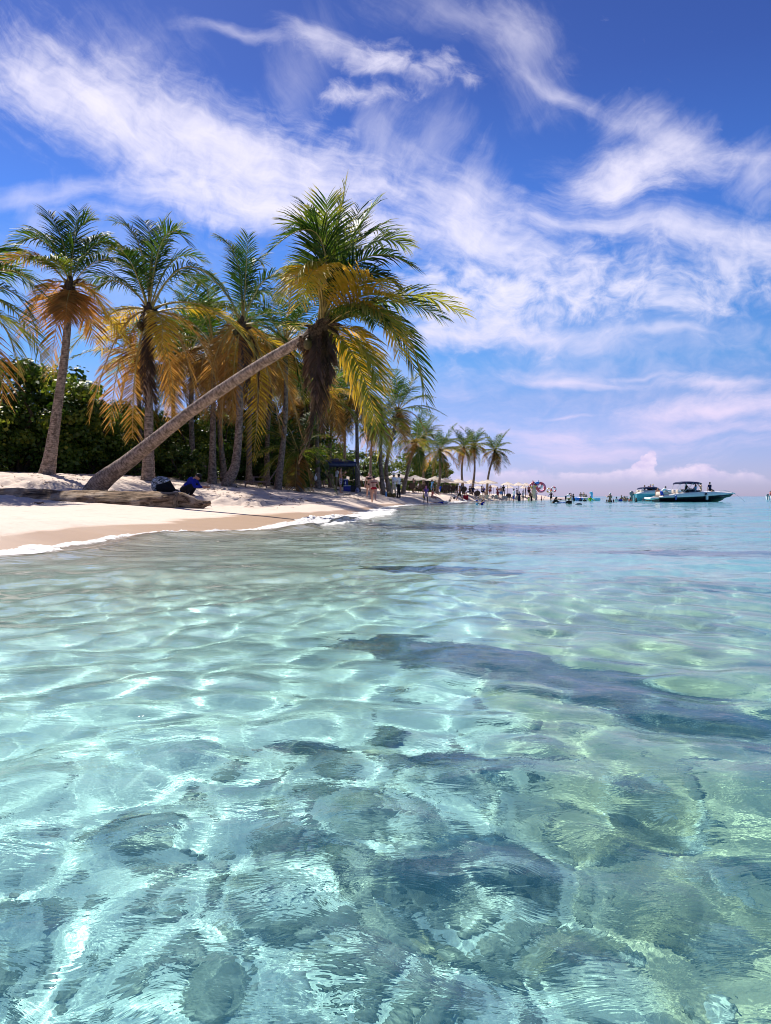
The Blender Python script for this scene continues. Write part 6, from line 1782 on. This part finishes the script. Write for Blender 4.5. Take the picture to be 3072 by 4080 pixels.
def fender(px, z, l, r, mat, lab=None):
    i = min(range(len(rows)), key=lambda q: abs(rows[q][4][0] - X(px)))
    y = -rows[i][4][1] - r
    b = MB(); b.tube([(X(px), y, z - l / 2), (X(px), y, z - l / 2 + .06), (X(px), y, z + l / 2 - .06), (X(px), y, z + l / 2)], [r * .45, r, r, r * .4], 14); b.tube([(X(px), y, z + l / 2), (X(px), y + r, zd + .05)], .012, 5)
    o = b.build('fender', mat, t)
    if lab: o['label'] = lab
fender(2796, .52, .62, .13, GEL, 'white hanging fender'); fender(2793, .86, .22, .11, BLACKH, 'small dark fender'); fender(2673, .46, .50, .11, vinyl('royal', (.03, .09, .32)), 'blue hanging fender')
i_ = int(len(rows) * .80)
b = MB(); ya = -rows[i_][3][1]
b.box((X(2864), ya - .015 - .0, .66), (.62, .04, .15), rot=(R(-8), 0, R(14)), bevel=.02); b.build('hull_window', SMOKED, t)
b = MB()
for px in (2666, 2684): pass
# small pale lettering-like name marks near the stern, unreadable in the photograph
for k_, (px, w_) in enumerate(((2663, .10), (2667, .14), (2672, .08), (2678, .13), (2683, .16))):
    i = min(range(len(rows)), key=lambda q: abs(rows[q][4][0] - X(px))); b.box((X(px), -rows[i][3][1] - .02, .52), (w_, .012, .07), rot=(0, R(18), 0))
b.box((X(2664), -rows[4][3][1] + .035, .36), (.5, .012, .03)); b.box((X(2678), -rows[5][3][1] + .035, .36), (.3, .012, .03))
b.build('name_mark', simple('silver_lettering', (.45, .5, .55), .4, .5), t)
b = MB(); zt = up[-1][4][2]
b.tube([(X(2860), -.6, up[-8][4][2]), (X(2880), -.5, up[-6][4][2] + .18), (X(2908), -.1, zt + .14), (X(2926), 0, zt + .02)], .018, 6); b.tube([(X(2860), .6, up[-8][4][2]), (X(2880), .5, up[-6][4][2] + .18), (X(2908), .1, zt + .14), (X(2926), 0, zt + .02)], .018, 6)
b.box((X(2921), 0, zt + .02), (.42, .2, .08), rot=(0, R(14), 0), bevel=.03); b.build('bow_rail', STEEL, t)
b = MB(); b.tube([(X(2924), 0, zt), (X(2940), -.3, .55), (X(2958), -.8, -.1)], .012, 5); b.build('anchor_line', STEEL, t)
def on_boat(px, dy, z, H, rz, label, pose, sk, tp, bt, hat=None, base='pelvis', hair='short'):
    person(Vector((bx(px), D1 + dy, z)), H, rz, label, pose, sk, 1.05, False, (tp[0], cloth(tp[1])) if tp else None, (bt[0], cloth(bt[1])), (hat[0], cloth(hat[1])) if hat else None, hair, base=base, group='people on the boats')
on_boat(2729, -.3, zd + .32, 1.78, RIGHT, 'person in black sitting high under the navy sun top of the dark speedboat', SIT, 'dark', ('shirt', 'black'), ('shorts', 'black'), ('cap', 'black'))
on_boat(2768, -.2, zd + .22, 1.70, LEFT, 'person with dark hair and white shirt at the windscreen of the dark speedboat', SIT, 'dark', ('shirt', 'lightblue'), ('shorts', 'black'), None, hair='long')
on_boat(2796, .2, zd + .35, 1.72, LEFT, 'person with white cap and bare arms ahead of the windscreen', dict(lhip=70, rhip=75, lknee=80, rknee=80, larm=(60, 10, 90), rarm=(110, 10, 60)), 'light', ('vest', 'cream'), ('shorts', 'cream'), ('cap', 'cream'))
on_boat(2823, -.3, zd + .38, 1.80, TOWARD + .4, 'person in navy shirt and dark hat sitting upright on the foredeck', dict(lhip=80, rhip=80, lknee=75, rknee=80, larm=(-6, 10, 6), rarm=(-10, 12, 6)), 'tan', ('shirt', 'navy'), ('shorts', 'black'), ('cap', 'black'))
on_boat(2622, -.9, .12, 1.80, RIGHT, 'person in white shirt and blue shorts climbing onto the stern platform of the speedboat', dict(lean=48, lhip=8, rhip=26, lknee=12, rknee=20, larm=(8, 8, 14), rarm=(2, 10, 10)), 'brown', ('shirt', 'white'), ('shorts', 'blue'), None, 'feet')
on_boat(2640, 1.4, zd - .15, 1.74, TOWARD, 'shirtless person standing behind the stern of the dark speedboat', dict(larm=(10, 20, 20), rarm=(10, 20, 20)), 'tan', None, ('shorts', 'khaki'))

# the pale teal boat behind it
D2 = 96.0
sx2 = bx(2524, D2)
t, rows, up = boat((sx2, D2, 0.0), 0.0, bx(2760, D2) - sx2, 2.5, .92, .2, 'pale teal and white motorboat behind the dark speedboat, with dark sun top', TEALH, GEL, 'motor_boat')
X2 = lambda px: bx(px, D2) - sx2
zd = up[8][4][2]
b = MB()
b.tube([(X2(2556), -1.19, .34), (X2(2566), -1.22, .62), (X2(2590), -1.24, .76), (X2(2640), -1.25, .80)], [.015, .03, .03, .02], 6); b.tube([(X2(2570), -1.21, .34), (X2(2580), -1.23, .52), (X2(2610), -1.245, .60), (X2(2640), -1.25, .62)], [.012, .025, .025, .02], 6)
b.build('hull_stripe', simple('dark_teal', (.03, .14, .20), .3, .5), t)
b = MB(); b.ball((-.25, 0, 1.0), (.30, .22, .34), 16); b.box((-.25, 0, .45), (.28, .2, .9), bevel=.05); b.build('outboard_motor', simple('grey_engine', (.20, .21, .23), .35, .5), t)
bimini(t, X2(2550), X2(2611), 2.0, zd, at(2580, 1941, D2).z + .04, ((X2(2541), X2(2552)), (X2(2545), X2(2556)), (X2(2622), X2(2606))), .10)
b = MB(); ws = []
for j in range(11):
    a = (j / 10 - .5) * 2; ws.append([(X2(2640) - abs(a) ** 1.6 * 1.6, a * 1.05, zd), (X2(2616) - abs(a) ** 1.8 * 1.0, a * .9, zd + .5)])
b.grid(ws); b.build('windscreen', SMOKED, t, solid=.02)
b = MB()
for s in (-1, 1): b.box((X2(2568), s * .6, zd - .12), (1.6, .6, .45), bevel=.1)
b.build('seats', SEATM, t)
for px, lab, sk, tp, hat, z in ((2565, 'bare shouldered person standing at the left under the sun top of the teal boat', 'tan', ('bikini', 'black'), None, .02), (2584, 'person in black sitting low in the middle of the teal boat', 'dark', ('shirt', 'black'), None, -.12), (2593, 'person in red vest standing under the sun top of the teal boat', 'tan', ('vest', 'coral'), None, .12), (2598, 'person in a yellow cap at the right under the sun top of the teal boat', 'light', ('shirt', 'white'), ('cap', 'yellow'), .10)):
    person(Vector((bx(px, D2), D2 + (px % 3 - 1) * .35, zd + z)), 1.70, TOWARD, lab, SIT, sk, 1.05, False, (tp[0], cloth(tp[1])), ('shorts', cloth('black')), (hat[0], cloth(hat[1])) if hat else None, 'long' if tp[0] == 'bikini' else 'short', base='pelvis', group='people on the boats')
# a third boat cut by the right edge: only its stern quarter shows
D3 = 130.0
t, rows, up = boat((bx(3063, D3), D3, 0.0), 0.0, 6.5, 2.2, .62, .35, 'white boat at the far right edge of the water, mostly out of view', GEL, GEL, 'motor_boat')
b = MB(); b.ball((-.2, 0, .8), (.24, .2, .28), 12); b.box((-.2, 0, .35), (.2, .16, .8), bevel=.04); b.build('outboard_motor', simple('grey_engine', (.20, .21, .23), .35, .5), t)
person(Vector((bx(3069, D3), D3, .85)), 1.7, RIGHT, 'person sitting at the stern of the boat cut by the right edge', SIT, 'brown', 1.05, False, ('shirt', cloth('coral')), ('shorts', cloth('navy')), None, 'short', base='pelvis', group='people on the boats')
